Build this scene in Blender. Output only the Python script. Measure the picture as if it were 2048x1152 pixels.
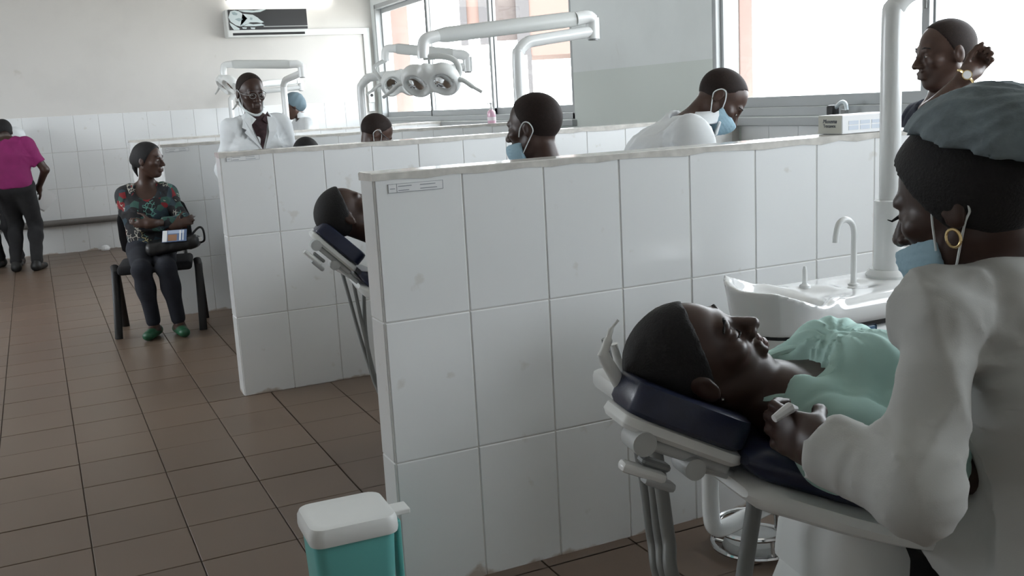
import bpy, bmesh, math, random
import numpy as np
from mathutils import Vector, Matrix
random.seed(7); rng = np.random.default_rng(5)
for o in list(bpy.data.objects): bpy.data.objects.remove(o)
SC = bpy.context.scene; COL = SC.collection

# ---------------------------------------------------------------- camera
CAM = np.array([-0.80113, -2.56456, 1.37011]); FPX = 2013.63
CR = np.array([0.90208951, -0.42817765, -0.05383696])
CU = np.array([0.12641496, 0.14290716, 0.98162967])
CF = np.array([0.41261819, 0.89232362, -0.18304311])
cd = bpy.data.cameras.new('camera'); cam = bpy.data.objects.new('camera', cd); COL.objects.link(cam)
cd.sensor_width = 36.0; cd.lens = FPX / 2048 * 36; cd.clip_start = .05; cd.clip_end = 400
cam.matrix_world = Matrix([[CR[i], CU[i], -CF[i], CAM[i]] for i in range(3)] + [[0, 0, 0, 1]])
SC.camera = cam
def at(px, py, depth):                       # point on a pixel's ray at a given depth in metres
    return CAM + depth * (CF + CR * (px - 1024) / FPX + CU * (576 - py) / FPX)
def depth_of(p): return float(CF @ (np.array(p, float) - CAM))
def to_px(p):
    d = np.array(p, float) - CAM; z = CF @ d
    return 1024 + FPX * (CR @ d) / z, 576 - FPX * (CU @ d) / z

# ---------------------------------------------------------------- light
W = bpy.data.worlds.new('World'); SC.world = W; W.use_nodes = True
bg = W.node_tree.nodes['Background']; bg.inputs[0].default_value = (.89, .95, 1, 1); bg.inputs[1].default_value = 4.6
def portal(name, y0, y1, z0, z1, x, ang=90):
    l = bpy.data.lights.new(name, 'AREA'); l.shape = 'RECTANGLE'; l.size = z1 - z0; l.size_y = y1 - y0; l.cycles.is_portal = True
    o = bpy.data.objects.new(name, l); COL.objects.link(o); o.location = (x, (y0 + y1) / 2, (z0 + z1) / 2)
    o.rotation_euler = (0, math.radians(ang), 0)       # -Z of the light looks into the room (-X)
WX = 3.05; WZ0, WZ1 = 1.20, 2.56
WIN = [(4.42, 9.22), (-3.75, 2.64)]
LX = -3.9; LWIN = [(2.4, 6.6)]; LZ0, LZ1 = 1.1, 2.5
for i, (a, b) in enumerate(WIN): portal('window_portal', a, b, WZ0, WZ1, WX + .12)
for i, (a, b) in enumerate(LWIN): portal('window_portal', a, b, LZ0, LZ1, LX - .12, -90)
vs = SC.view_settings; vs.view_transform = 'Standard'; vs.look = 'None'; vs.gamma = 1; vs.exposure = 1.12; vs.use_curve_mapping = False

# ---------------------------------------------------------------- materials
MAT = {}
def mat(name, col, rough=.5, spec=.5, metal=0, noise=0, nscale=8, bump=0, bscale=40, coat=0, trans=0, emit=None, es=0, sss=0):
    if name in MAT: return MAT[name]
    m = bpy.data.materials.new(name); m.use_nodes = True; nt = m.node_tree; b = nt.nodes['Principled BSDF']
    b.inputs['Base Color'].default_value = (*col, 1); b.inputs['Roughness'].default_value = rough
    b.inputs['Specular IOR Level'].default_value = spec; b.inputs['Metallic'].default_value = metal
    b.inputs['Coat Weight'].default_value = coat; b.inputs['Coat Roughness'].default_value = .08
    if emit: b.inputs['Emission Color'].default_value = (*emit, 1); b.inputs['Emission Strength'].default_value = es
    tc = nt.nodes.new('ShaderNodeTexCoord')
    if noise:
        n = nt.nodes.new('ShaderNodeTexNoise'); n.inputs['Scale'].default_value = nscale; n.inputs['Detail'].default_value = 5
        nt.links.new(tc.outputs['Object'], n.inputs['Vector'])
        r = nt.nodes.new('ShaderNodeValToRGB'); r.color_ramp.elements[0].position = .3; r.color_ramp.elements[1].position = .72
        r.color_ramp.elements[0].color = (*[c * (1 - noise) for c in col], 1); r.color_ramp.elements[1].color = (*[min(1, c * (1 + noise * .6)) for c in col], 1)
        nt.links.new(n.outputs['Fac'], r.inputs['Fac']); nt.links.new(r.outputs['Color'], b.inputs['Base Color'])
    if bump:
        n = nt.nodes.new('ShaderNodeTexNoise'); n.inputs['Scale'].default_value = bscale; n.inputs['Detail'].default_value = 3
        nt.links.new(tc.outputs['Object'], n.inputs['Vector'])
        u = nt.nodes.new('ShaderNodeBump'); u.inputs['Strength'].default_value = bump; u.inputs['Distance'].default_value = .01
        nt.links.new(n.outputs['Fac'], u.inputs['Height']); nt.links.new(u.outputs['Normal'], b.inputs['Normal'])
    MAT[name] = m; return m
def glass_mat(name, col=(1, 1, 1), gloss=.06):
    m = bpy.data.materials.new(name); m.use_nodes = True; nt = m.node_tree; nt.nodes.remove(nt.nodes['Principled BSDF'])
    t = nt.nodes.new('ShaderNodeBsdfTransparent'); t.inputs[0].default_value = (*col, 1)
    g = nt.nodes.new('ShaderNodeBsdfGlossy'); g.inputs['Roughness'].default_value = .02
    x = nt.nodes.new('ShaderNodeMixShader'); x.inputs[0].default_value = gloss
    nt.links.new(t.outputs[0], x.inputs[1]); nt.links.new(g.outputs[0], x.inputs[2]); nt.links.new(x.outputs[0], nt.nodes['Material Output'].inputs[0])
    MAT[name] = m; return m
def tile_mat(name, col, rough, var, stain=None, nscale=3):      # colour differs a little from tile to tile, low stains
    m = mat(name, col, rough); nt = m.node_tree; b = nt.nodes['Principled BSDF']
    oi = nt.nodes.new('ShaderNodeObjectInfo'); tc = nt.nodes.new('ShaderNodeTexCoord')
    n = nt.nodes.new('ShaderNodeTexNoise'); n.inputs['Scale'].default_value = nscale; n.inputs['Detail'].default_value = 6
    geo = nt.nodes.new('ShaderNodeNewGeometry'); nt.links.new(geo.outputs['Position'], n.inputs['Vector'])
    mx = nt.nodes.new('ShaderNodeMath'); mx.operation = 'MULTIPLY_ADD'; mx.inputs[1].default_value = .5
    nt.links.new(oi.outputs['Random'], mx.inputs[0]); 
    h = nt.nodes.new('ShaderNodeMath'); h.operation = 'MULTIPLY'; h.inputs[1].default_value = .5; nt.links.new(n.outputs['Fac'], h.inputs[0]); nt.links.new(h.outputs[0], mx.inputs[2])
    r = nt.nodes.new('ShaderNodeValToRGB'); r.color_ramp.elements[0].color = (*[c * (1 - var) for c in col], 1); r.color_ramp.elements[1].color = (*[min(1, c * (1 + var)) for c in col], 1)
    nt.links.new(mx.outputs[0], r.inputs['Fac']); out = r.outputs['Color']
    if stain:
        n2 = nt.nodes.new('ShaderNodeTexNoise'); n2.inputs['Scale'].default_value = 14; n2.inputs['Detail'].default_value = 8; nt.links.new(geo.outputs['Position'], n2.inputs['Vector'])
        r2 = nt.nodes.new('ShaderNodeValToRGB'); r2.color_ramp.elements[0].position = .66; r2.color_ramp.elements[1].position = .74
        r2.color_ramp.elements[0].color = (0, 0, 0, 1); r2.color_ramp.elements[1].color = (.5, .5, .5, 1); nt.links.new(n2.outputs['Fac'], r2.inputs['Fac'])
        mc = nt.nodes.new('ShaderNodeMix'); mc.data_type = 'RGBA'; mc.inputs['B'].default_value = (*stain, 1)
        nt.links.new(r2.outputs['Color'], mc.inputs['Factor']); nt.links.new(out, mc.inputs['A']); out = mc.outputs['Result']
        sz = nt.nodes.new('ShaderNodeSeparateXYZ'); nt.links.new(geo.outputs['Position'], sz.inputs[0]); mr = nt.nodes.new('ShaderNodeMapRange'); mr.inputs['From Min'].default_value = .0; mr.inputs['From Max'].default_value = .07; mr.inputs['To Min'].default_value = .22; mr.inputs['To Max'].default_value = -.3; nt.links.new(sz.outputs['Z'], mr.inputs['Value'])
        n3 = nt.nodes.new('ShaderNodeTexNoise'); n3.inputs['Scale'].default_value = 7; n3.inputs['Detail'].default_value = 8; nt.links.new(geo.outputs['Position'], n3.inputs['Vector']); ad = nt.nodes.new('ShaderNodeMath'); nt.links.new(n3.outputs['Fac'], ad.inputs[0]); nt.links.new(mr.outputs[0], ad.inputs[1])
        r3 = nt.nodes.new('ShaderNodeValToRGB'); r3.color_ramp.elements[0].position = .66; r3.color_ramp.elements[1].position = .76; r3.color_ramp.elements[0].color = (0, 0, 0, 1); r3.color_ramp.elements[1].color = (.7, .7, .7, 1); nt.links.new(ad.outputs[0], r3.inputs['Fac'])
        m3 = nt.nodes.new('ShaderNodeMix'); m3.data_type = 'RGBA'; m3.inputs['B'].default_value = (.36, .26, .18, 1); nt.links.new(r3.outputs['Color'], m3.inputs['Factor']); nt.links.new(out, m3.inputs['A']); out = m3.outputs['Result']
    nt.links.new(out, b.inputs['Base Color']); return m
tile_mat('tile', (.80, .815, .82), .16, .03, (.62, .60, .55))
tile_mat('floor_tile', (.155, .108, .078), .38, .12)
mat('grout', (.60, .59, .57), .8); mat('floor_grout', (.12, .09, .07), .9)
mat('cement', (.64, .62, .58), .24, coat=.4, noise=.2, nscale=20, bump=.1)
mat('white_metal', (.80, .82, .82), .25, coat=.3); mat('white_plastic', (.78, .80, .79), .35, noise=.04, nscale=6); mat('grey_plastic', (.52, .54, .54), .4)
mat('ceramic', (.85, .86, .86), .08, coat=1); mat('navy_vinyl', (.018, .024, .055), .3, noise=.15, nscale=30, bump=.05, bscale=200)
mat('grey_arm', (.20, .195, .21), .45); mat('hose', (.20, .205, .20), .5); mat('chrome', (.75, .76, .77), .12, metal=1); mat('dark', (.012, .012, .013), .5)
mat('alu', (.42, .44, .45), .45, metal=.1); mat('alu_dark', (.22, .23, .23), .4); mat('black_plastic', (.012, .012, .013), .45, noise=.1)
mat('black_fabric', (.010, .010, .012), .9, noise=.3, nscale=60); mat('pink_render', (.33, .225, .20), .9, noise=.08, nscale=4); mat('paper', (.80, .81, .82), .7)
mat('ink', (.05, .06, .09), .6); mat('blue_print', (.10, .19, .30), .4); mat('lamp_tube', (1, 1, 1), .5, emit=(1, .99, .96), es=3)
glass_mat('glass')
# ---------------------------------------------------------------- mesh helpers
def mesh_obj(name, verts, faces, m, parent=None, smooth=False, mids=None):
    me = bpy.data.meshes.new(name); me.from_pydata([tuple(map(float, v)) for v in verts], [], faces)
    for q in (m if isinstance(m, (list, tuple)) else [m]): me.materials.append(MAT[q] if isinstance(q, str) else q)
    if smooth: me.polygons.foreach_set('use_smooth', [True] * len(me.polygons))
    if mids is not None: me.polygons.foreach_set('material_index', mids)
    me.update(); o = bpy.data.objects.new(name, me); COL.objects.link(o)
    if parent: o.parent = parent
    return o
def np_mesh(name, V, Q, m, parent=None, smooth=True):
    me = bpy.data.meshes.new(name); V = np.asarray(V, np.float32); Q = np.asarray(Q, np.int32)
    me.vertices.add(len(V)); me.vertices.foreach_set('co', V.ravel()); me.loops.add(Q.size); me.loops.foreach_set('vertex_index', Q.ravel())
    me.polygons.add(len(Q)); me.polygons.foreach_set('loop_start', np.arange(0, Q.size, Q.shape[1], dtype=np.int32)); me.polygons.foreach_set('loop_total', np.full(len(Q), Q.shape[1], np.int32))
    me.materials.append(MAT[m] if isinstance(m, str) else m); me.polygons.foreach_set('use_smooth', np.full(len(Q), smooth)); me.update(calc_edges=True); me.validate()
    o = bpy.data.objects.new(name, me); COL.objects.link(o)
    if parent: o.parent = parent
    return o
class MB:
    """collects shapes into one mesh"""
    def __init__(s): s.v = []; s.f = []
    def add(s, v, f, M=None):
        n = len(s.v); s.v += [tuple(M @ Vector(p)) if M is not None else tuple(p) for p in v]; s.f += [tuple(i + n for i in q) for q in f]; return s
    def box(s, c, d, bev=0, M=None, seg=2):
        bm = bmesh.new(); bmesh.ops.create_cube(bm, size=1)
        for v in bm.verts: v.co = Vector((v.co.x * d[0], v.co.y * d[1], v.co.z * d[2]))
        if bev: bmesh.ops.bevel(bm, geom=bm.edges[:] , offset=bev, segments=seg, affect='EDGES', profile=.5)
        for v in bm.verts: v.co += Vector(c)
        bm.verts.ensure_lookup_table(); v = [tuple(q.co) for q in bm.verts]; f = [tuple(q.index for q in p.verts) for p in bm.faces]; bm.free(); return s.add(v, f, M)
    def tube(s, pts, r, n=12, cap=True, flat=1.0, closed=False):
        P = [Vector(p) for p in pts]; m = len(P); R = r if isinstance(r, (list, tuple)) else [r] * m; v = []; f = []
        up = None
        for i, p in enumerate(P):
            t = (P[(i + 1) % m] - P[i - 1]) if closed else (P[min(i + 1, m - 1)] - P[max(i - 1, 0)]); t.normalize()
            if up is None:
                up = Vector((0, 0, 1)) if abs(t.z) < .9 else Vector((0, 1, 0))
            a = up - t * up.dot(t)
            if a.length < 1e-5: a = t.orthogonal()
            a.normalize(); up = a; b = t.cross(a)
            for k in range(n):
                g = 2 * math.pi * k / n; v.append(tuple(p + a * math.cos(g) * R[i] + b * math.sin(g) * R[i] * flat))
        for i in range(m if closed else m - 1):
            for k in range(n):
                j = (i + 1) % m; f.append((i * n + k, i * n + (k + 1) % n, j * n + (k + 1) % n, j * n + k))
        if cap and not closed: f.append(tuple(range(n))[::-1]); f.append(tuple((m - 1) * n + k for k in range(n)))
        return s.add(v, f)
    def lathe(s, prof, c=(0, 0, 0), n=24, M=None):
        v = []; f = []; m = len(prof)
        for r, z in prof:
            for k in range(n): g = 2 * math.pi * k / n; v.append((c[0] + r * math.cos(g), c[1] + r * math.sin(g), c[2] + z))
        for i in range(m - 1):
            for k in range(n): f.append((i * n + k, i * n + (k + 1) % n, (i + 1) * n + (k + 1) % n, (i + 1) * n + k))
        f.append(tuple(range(n))[::-1]); f.append(tuple((m - 1) * n + k for k in range(n))); return s.add(v, f, M)
    def prism(s, poly, y0, y1, axis='y'):       # polygon in (x,z) pushed along y
        n = len(poly); v = [(p[0], y0, p[1]) for p in poly] + [(p[0], y1, p[1]) for p in poly]
        f = [tuple(range(n)), tuple(range(n, 2 * n))[::-1]] + [(i, n + i, n + (i + 1) % n, (i + 1) % n) for i in range(n)]
        return s.add(v, f)
    def loft(s, rings, cap=True):
        n = len(rings[0]); v = [p for r in rings for p in r]; f = []
        for i in range(len(rings) - 1):
            for k in range(n): f.append((i * n + k, i * n + (k + 1) % n, (i + 1) * n + (k + 1) % n, (i + 1) * n + k))
        if cap: f.append(tuple(range(n))[::-1]); f.append(tuple((len(rings) - 1) * n + k for k in range(n)))
        return s.add(v, f)
    def build(s, name, m, parent=None, smooth=False, sub=0, autos=True):
        o = mesh_obj(name, s.v, s.f, m, parent, smooth)
        bm = bmesh.new(); bm.from_mesh(o.data); bmesh.ops.recalc_face_normals(bm, faces=bm.faces)
        if smooth and autos:
            for e in bm.edges:
                if len(e.link_faces) == 2 and e.calc_face_angle(0) > math.radians(40): e.smooth = False
        bm.to_mesh(o.data); bm.free()
        if sub:
            md = o.modifiers.new('sub', 'SUBSURF'); md.levels = sub; md.render_levels = sub
        return o
def spline(pts, n=8):                             # Catmull-Rom through points
    P = [Vector(p) for p in pts]; P = [P[0] * 2 - P[1]] + P + [P[-1] * 2 - P[-2]]; out = []
    for i in range(1, len(P) - 2):
        for k in range(n):
            t = k / n; a, b, c, d = P[i - 1:i + 3]
            out.append(.5 * ((2 * b) + (c - a) * t + (2 * a - 5 * b + 4 * c - d) * t * t + (3 * b - a - 3 * c + d) * t ** 3))
    out.append(P[-2]); return out
def thing(name, label, cat, loc=(0, 0, 0), rz=0, group=None):
    o = bpy.data.objects.new(name, None); o.empty_display_size = .1; COL.objects.link(o); o.location = loc; o.rotation_euler = (0, 0, rz)
    o['label'] = label; o['category'] = cat
    if group: o['group'] = group
    return o
def tag(o, label, cat, group=None):
    o['label'] = label; o['category'] = cat
    if group: o['group'] = group
    return o
def struct(o, label=None):
    o['kind'] = 'structure'
    if label: o['label'] = label
    return o
def copy_tree(o, parent=None):
    c = o.copy(); COL.objects.link(c); c.parent = parent
    for ch in list(o.children): copy_tree(ch, c)
    return c
def base(o, loc):                                 # move a thing's origin to its foot without moving its parts
    o.location = loc; d = Vector(loc)
    for c in o.children: c.location = c.location - d
    return o
def text_obj(name, s, size, m, parent, M, extrude=.0006, shear=0):
    cu = bpy.data.curves.new(name, 'FONT'); cu.body = s; cu.size = size; cu.extrude = extrude; cu.align_x = 'CENTER'; cu.align_y = 'CENTER'; cu.shear = shear
    t = bpy.data.objects.new(name, cu); COL.objects.link(t); bpy.context.view_layer.update()
    me = bpy.data.meshes.new_from_object(t.evaluated_get(bpy.context.evaluated_depsgraph_get())); bpy.data.objects.remove(t)
    me.materials.clear(); me.materials.append(MAT[m]); o = bpy.data.objects.new(name, me); COL.objects.link(o); o.parent = parent; o.matrix_local = M; return o
# ---------------------------------------------------------------- smooth solids: signed distances on a grid, meshed with surface nets
f32 = np.float32
class Field:
    def __init__(s): s.ops = []
    def put(s, fn, lo, hi, k=.02, mode='u'): s.ops.append((fn, np.array(lo, float), np.array(hi, float), k, mode)); return s
    def ell(s, c, r, k=.02, R=None, mode='u'):           # ellipsoid, R rows = its axes
        c = np.array(c, float); r = np.array(r, float); R = np.eye(3) if R is None else np.array(R, float); m = r.max()
        def fn(x, y, z):
            a = (x - c[0], y - c[1], z - c[2]); q = [(a[0] * R[i, 0] + a[1] * R[i, 1] + a[2] * R[i, 2]) for i in range(3)]
            k0 = np.sqrt((q[0] / r[0]) ** 2 + (q[1] / r[1]) ** 2 + (q[2] / r[2]) ** 2); k1 = np.sqrt((q[0] / r[0] ** 2) ** 2 + (q[1] / r[1] ** 2) ** 2 + (q[2] / r[2] ** 2) ** 2)
            return k0 * (k0 - 1) / np.maximum(k1, 1e-6)
        return s.put(fn, c - m, c + m, k, mode)
    def cone(s, a, b, ra, rb, k=.02, lat=None, w=1., mode='u', flat=False):   # tapered capsule; wider by w along lat
        a = np.array(a, float); b = np.array(b, float); ba = b - a; L2 = max(float(ba @ ba), 1e-9)
        if lat is not None: lat = np.array(lat, float); lat /= np.linalg.norm(lat)
        rm = max(ra, rb) * max(1., w)
        def fn(x, y, z):
            px, py, pz = x - a[0], y - a[1], z - a[2]; t0 = (px * ba[0] + py * ba[1] + pz * ba[2]) / L2
            t = np.clip(t0, 0, 1)
            px, py, pz = px - ba[0] * t, py - ba[1] * t, pz - ba[2] * t
            if lat is not None:
                l = px * lat[0] + py * lat[1] + pz * lat[2]; g = l * (1 / w - 1); px, py, pz = px + lat[0] * g, py + lat[1] * g, pz + lat[2] * g
            d = np.sqrt(px * px + py * py + pz * pz) - (ra + (rb - ra) * t)
            return np.maximum(d, (t0 - 1) * math.sqrt(L2)) if flat else d
        return s.put(fn, np.minimum(a, b) - rm, np.maximum(a, b) + rm, k, mode)
    def rbox(s, c, h, rad, k=.01, R=None, mode='u'):
        c = np.array(c, float); h = np.array(h, float); R = np.eye(3) if R is None else np.array(R, float); e = float(np.linalg.norm(h))
        def fn(x, y, z):
            a = (x - c[0], y - c[1], z - c[2]); q = [np.abs(a[0] * R[i, 0] + a[1] * R[i, 1] + a[2] * R[i, 2]) - (h[i] - rad) for i in range(3)]
            return np.sqrt(sum(np.maximum(v, 0) ** 2 for v in q)) + np.minimum(np.maximum(np.maximum(q[0], q[1]), q[2]), 0) - rad
        return s.put(fn, c - e, c + e, k, mode)
    def plane(s, p, n, k=.005):                          # keep the side the normal points away from
        p = np.array(p, float); n = np.array(n, float); n /= np.linalg.norm(n)
        return s.put(lambda x, y, z: (x - p[0]) * n[0] + (y - p[1]) * n[1] + (z - p[2]) * n[2], (-99,) * 3, (99,) * 3, k, 'i')
    def warp(s, fn): s.ops.append((fn, np.full(3, -99.), np.full(3, 99.), 0, 'w')); return s
    def bounds(s):
        lo = np.min([o[1] for o in s.ops if o[4] == 'u'], 0); hi = np.max([o[2] for o in s.ops if o[4] == 'u'], 0); return lo, hi
    def axes(s, step, fine=None, fstep=None, pad=.02):
        lo, hi = s.bounds(); lo = lo - pad; hi = hi + pad; out = []
        for i in range(3):
            if fine is None: out.append(np.arange(lo[i], hi[i] + step, step)); continue
            v = [lo[i]]
            while v[-1] < hi[i]:
                inside = any(f[0][i] - step * .5 <= v[-1] <= f[1][i] for f in fine); v.append(v[-1] + (fstep if inside else step))
            out.append(np.array(v))
        return out
    def mesh(s, step=.01, fine=None, fstep=.005):
        ax = [a.astype(f32) for a in s.axes(step, fine, fstep)]; X, Y, Z = ax; D = np.full((len(X), len(Y), len(Z)), 9., f32)
        for fn, lo, hi, k, mode in s.ops:
            m = k + .03; sl = []
            for i in range(3):
                a = np.searchsorted(ax[i], lo[i] - m); b = np.searchsorted(ax[i], hi[i] + m); sl.append(slice(max(a - 1, 0), min(b + 1, len(ax[i]))))
            if any(q.stop <= q.start for q in sl): continue
            sl = tuple(sl); d = fn(X[sl[0]][:, None, None], Y[sl[1]][None, :, None], Z[sl[2]][None, None, :]).astype(f32); A = D[sl]
            if mode == 'u': h = np.maximum(k - np.abs(A - d), 0) / max(k, 1e-6); D[sl] = np.minimum(A, d) - h * h * k * .25
            elif mode == 's': d = -d; h = np.maximum(k - np.abs(A - d), 0) / max(k, 1e-6); D[sl] = np.maximum(A, d) + h * h * k * .25
            elif mode == 'i': D[sl] = np.maximum(A, np.broadcast_to(d, A.shape))
            elif mode == 'w': D[sl] = A + np.broadcast_to(d, A.shape)
        return nets(D, ax)
def nets(D, ax):
    D[0], D[-1] = 9, 9; D[:, 0], D[:, -1] = 9, 9; D[:, :, 0], D[:, :, -1] = 9, 9
    nx, ny, nz = D.shape; S = D < 0; cnt = np.zeros((nx - 1, ny - 1, nz - 1), np.int8); P = np.zeros((3, nx - 1, ny - 1, nz - 1), f32); quads = []
    E = []
    for a in range(3):
        sl0 = [slice(None)] * 3; sl1 = [slice(None)] * 3; sl0[a] = slice(0, -1); sl1[a] = slice(1, None); sl0, sl1 = tuple(sl0), tuple(sl1)
        idx = np.argwhere(S[sl0] != S[sl1]); d0 = D[sl0][tuple(idx.T)]; d1 = D[sl1][tuple(idx.T)]; t = d0 / (d0 - d1)
        pos = [ax[i][idx[:, i]] for i in range(3)]; pos[a] = pos[a] + t * (ax[a][idx[:, a] + 1] - ax[a][idx[:, a]])
        b, c = (a + 1) % 3, (a + 2) % 3
        for db in (-1, 0):
            for dc in (-1, 0):
                j = idx.copy(); j[:, b] += db; j[:, c] += dc; J = tuple(j.T); np.add.at(cnt, J, 1)
                for i in range(3): np.add.at(P[i], J, pos[i])
        E.append((a, b, c, idx, d0 < 0))
    act = np.argwhere(cnt > 0); J = tuple(act.T); V = (np.stack([P[i][J] for i in range(3)], 1) / cnt[J][:, None]); I = np.full(cnt.shape, -1, np.int32); I[J] = np.arange(len(act))
    for a, b, c, idx, ins in E:
        q = []
        for db, dc in ((-1, -1), (0, -1), (0, 0), (-1, 0)):
            j = idx.copy(); j[:, b] += db; j[:, c] += dc; q.append(I[tuple(j.T)])
        q = np.stack(q, 1); q[~ins] = q[~ins][:, ::-1]; quads.append(q)
    return V, np.concatenate(quads)
def sdf_obj(name, F, m, parent=None, step=.01, fine=None, fstep=.005):
    V, Q = F.mesh(step, fine, fstep); return np_mesh(name, V, Q, m, parent)
# ---------------------------------------------------------------- the room
BAY = 2.393; PH = 1.2; PT = .11; FAR = 9.34; NEAR = -5.2; CEIL = 3.0
def add_boxes(name, m, boxes):
    mb = MB()
    for a, b in boxes: mb.box([(a[i] + b[i]) / 2 for i in range(3)], [b[i] - a[i] for i in range(3)])
    return mb.build(name, m)
# plaster walls: one warm white paint with scuffs; the window wall carries an old grey-green dado paint
def paint(name, col, dado=None, dz=1.555):
    m = mat(name, col, .75, spec=.25); nt = m.node_tree; b = nt.nodes['Principled BSDF']; g = nt.nodes.new('ShaderNodeNewGeometry')
    n = nt.nodes.new('ShaderNodeTexNoise'); n.inputs['Scale'].default_value = 2.2; n.inputs['Detail'].default_value = 7; nt.links.new(g.outputs['Position'], n.inputs['Vector'])
    r = nt.nodes.new('ShaderNodeValToRGB'); e = r.color_ramp.elements; e[0].position = .34; e[0].color = (*[c * .96 for c in col], 1); e[1].position = .5; e[1].color = (*col, 1)
    nt.links.new(n.outputs['Fac'], r.inputs['Fac']); out = r.outputs['Color']
    n2 = nt.nodes.new('ShaderNodeTexNoise'); n2.inputs['Scale'].default_value = 3.4; n2.inputs['Detail'].default_value = 3; n2.inputs['Distortion'].default_value = 1.2; nt.links.new(g.outputs['Position'], n2.inputs['Vector'])
    r2 = nt.nodes.new('ShaderNodeValToRGB'); r2.color_ramp.elements[0].position = .70; r2.color_ramp.elements[1].position = .78; r2.color_ramp.elements[0].color = (0, 0, 0, 1); r2.color_ramp.elements[1].color = (.35, .35, .35, 1); nt.links.new(n2.outputs['Fac'], r2.inputs['Fac'])
    mc = nt.nodes.new('ShaderNodeMix'); mc.data_type = 'RGBA'; mc.inputs['B'].default_value = (.50, .47, .40, 1); nt.links.new(r2.outputs['Color'], mc.inputs['Factor']); nt.links.new(out, mc.inputs['A']); out = mc.outputs['Result']
    if dado:
        s = nt.nodes.new('ShaderNodeSeparateXYZ'); nt.links.new(g.outputs['Position'], s.inputs[0]); c = nt.nodes.new('ShaderNodeMath'); c.operation = 'LESS_THAN'; c.inputs[1].default_value = dz; nt.links.new(s.outputs['Z'], c.inputs[0])
        md = nt.nodes.new('ShaderNodeMix'); md.data_type = 'RGBA'; md.inputs['B'].default_value = (*dado, 1); nt.links.new(c.outputs[0], md.inputs['Factor']); nt.links.new(out, md.inputs['A']); out = md.outputs['Result']
    nt.links.new(out, b.inputs['Base Color']); return m
paint('paint', (.69, .675, .65)); paint('paint_window', (.78, .82, .82), (.68, .73, .70)); mat('ceiling_paint', (.70, .69, .66), .8)
floor = struct(add_boxes('floor', 'floor_grout', [((LX, NEAR, -.2), (WX + .2, FAR + .2, -.006))]), 'brown ceramic tiled floor of the clinic room')
struct(add_boxes('ceiling', 'ceiling_paint', [((LX - 1.5, NEAR - .2, CEIL), (WX + .9, FAR + .5, CEIL + .25))]), 'plain pale ceiling above the bays')  # slab runs past the side walls as an added, unseen overhang blocking outdoor light
wall_far = struct(add_boxes('wall_far', 'paint', [((LX, FAR, 0), (WX + .2, FAR + .2, CEIL))]), 'pale scuffed far wall tiled white below')
lb = [((LX - .2, NEAR, 0), (LX, FAR + .2, LZ0)), ((LX - .2, NEAR, LZ1), (LX, FAR + .2, CEIL))]
ys = [NEAR] + [v for w in LWIN for v in w] + [FAR + .2]
for k in range(0, len(ys), 2): lb.append(((LX - .2, ys[k], LZ0), (LX, ys[k + 1], LZ1)))
struct(add_boxes('wall_left', 'paint', lb), 'pale wall across the aisle with windows of its own'); struct(add_boxes('wall_near', 'paint', [((LX, NEAR - .2, 0), (WX + .2, NEAR, CEIL))]))
wb = [((WX, NEAR, 0), (WX + .2, FAR, WZ0)), ((WX, NEAR, WZ1), (WX + .2, FAR, CEIL))]
ys = [NEAR, WIN[1][0], WIN[1][1], WIN[0][0], WIN[0][1], FAR]
for k in (0, 2, 4): wb.append(((WX, ys[k], WZ0), (WX + .2, ys[k + 1], WZ1)))
wall_right = struct(add_boxes('wall_right', 'paint_window', wb), 'window wall with painted pier between two wide windows')

# wall tiles share one mesh each
def tile_mesh(name, sx, sy, sz, m, bev=.0025):
    mb = MB(); mb.box((0, 0, 0), (sx, sy, sz), bev, seg=1); o = mb.build(name, m); me = o.data; bpy.data.objects.remove(o); return me
TM = tile_mesh('tile', .2475, .008, .3975, 'tile'); TEND = tile_mesh('end_tile', .008, PT - .004, .3975, 'tile')
TFAR = tile_mesh('far_tile', .2475, .008, .382, 'tile'); TWIN = tile_mesh('window_wall_tile', .008, .2475, .3975, 'tile')
def put_tile(me, loc, parent, name='tile', j=.0012):
    o = bpy.data.objects.new(name, me); COL.objects.link(o); o.parent = parent
    o.location = (loc[0], loc[1], loc[2]); o.rotation_euler = (random.gauss(0, j), random.gauss(0, j * .4), random.gauss(0, j)); return o
def partition(k, ncol):
    y = k * BAY; n = 'wall_partition'
    mb = MB(); mb.box((WX / 2 - .0005, y + PT / 2, PH / 2 - .01), (WX - .001, PT + .003, PH - .02))
    w = struct(mb.build(n, 'grout'), ['nearest chest-high white tiled partition with a small paper strip', 'second white tiled partition behind the nearest one', 'third white tiled partition behind the seated woman', 'farthest white tiled partition before the far wall'][k])
    cap = MB(); v = []; N = 40
    for i in range(N + 1):                      # uneven cement cap with a ragged lower edge
        x = -.006 + (WX - .004) * i / N; dz = .001 + random.random() * .010
        v += [(x, y - .006, PH - .016 - dz), (x, y - .007, PH - .002), (x, y + .004, PH), (x, y + PT - .004, PH + .0005), (x, y + PT + .005, PH - .004), (x, y + PT + .004, PH - .022)]
    f = []
    for i in range(N):
        for q in range(6): f.append((i * 6 + q, i * 6 + (q + 1) % 6, (i + 1) * 6 + (q + 1) % 6, (i + 1) * 6 + q))
    f.append((0, 1, 2, 3, 4, 5)); f.append(tuple(N * 6 + q for q in (5, 4, 3, 2, 1, 0)))
    cap.add(v, f); cap.build('cap', 'cement', w)
    for c in range(ncol):
        for r in range(3):
            put_tile(TM, (c * .25 + .125, y, .2 + r * .4 - .004), w)
    for r in range(3): put_tile(TEND, (.001, y + PT / 2 + .001, .2 + r * .4 - .004), w)
    return w
PARTS = [partition(k, 12) for k in range(4)]
for c in range(-9, 13):
    for r in range(4):
        x = -.114 + .25 * c + .125
        if x < WX - .1: put_tile(TFAR, (x, FAR - .001, 1.464 - .385 * (r + .5)), wall_far)
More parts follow.
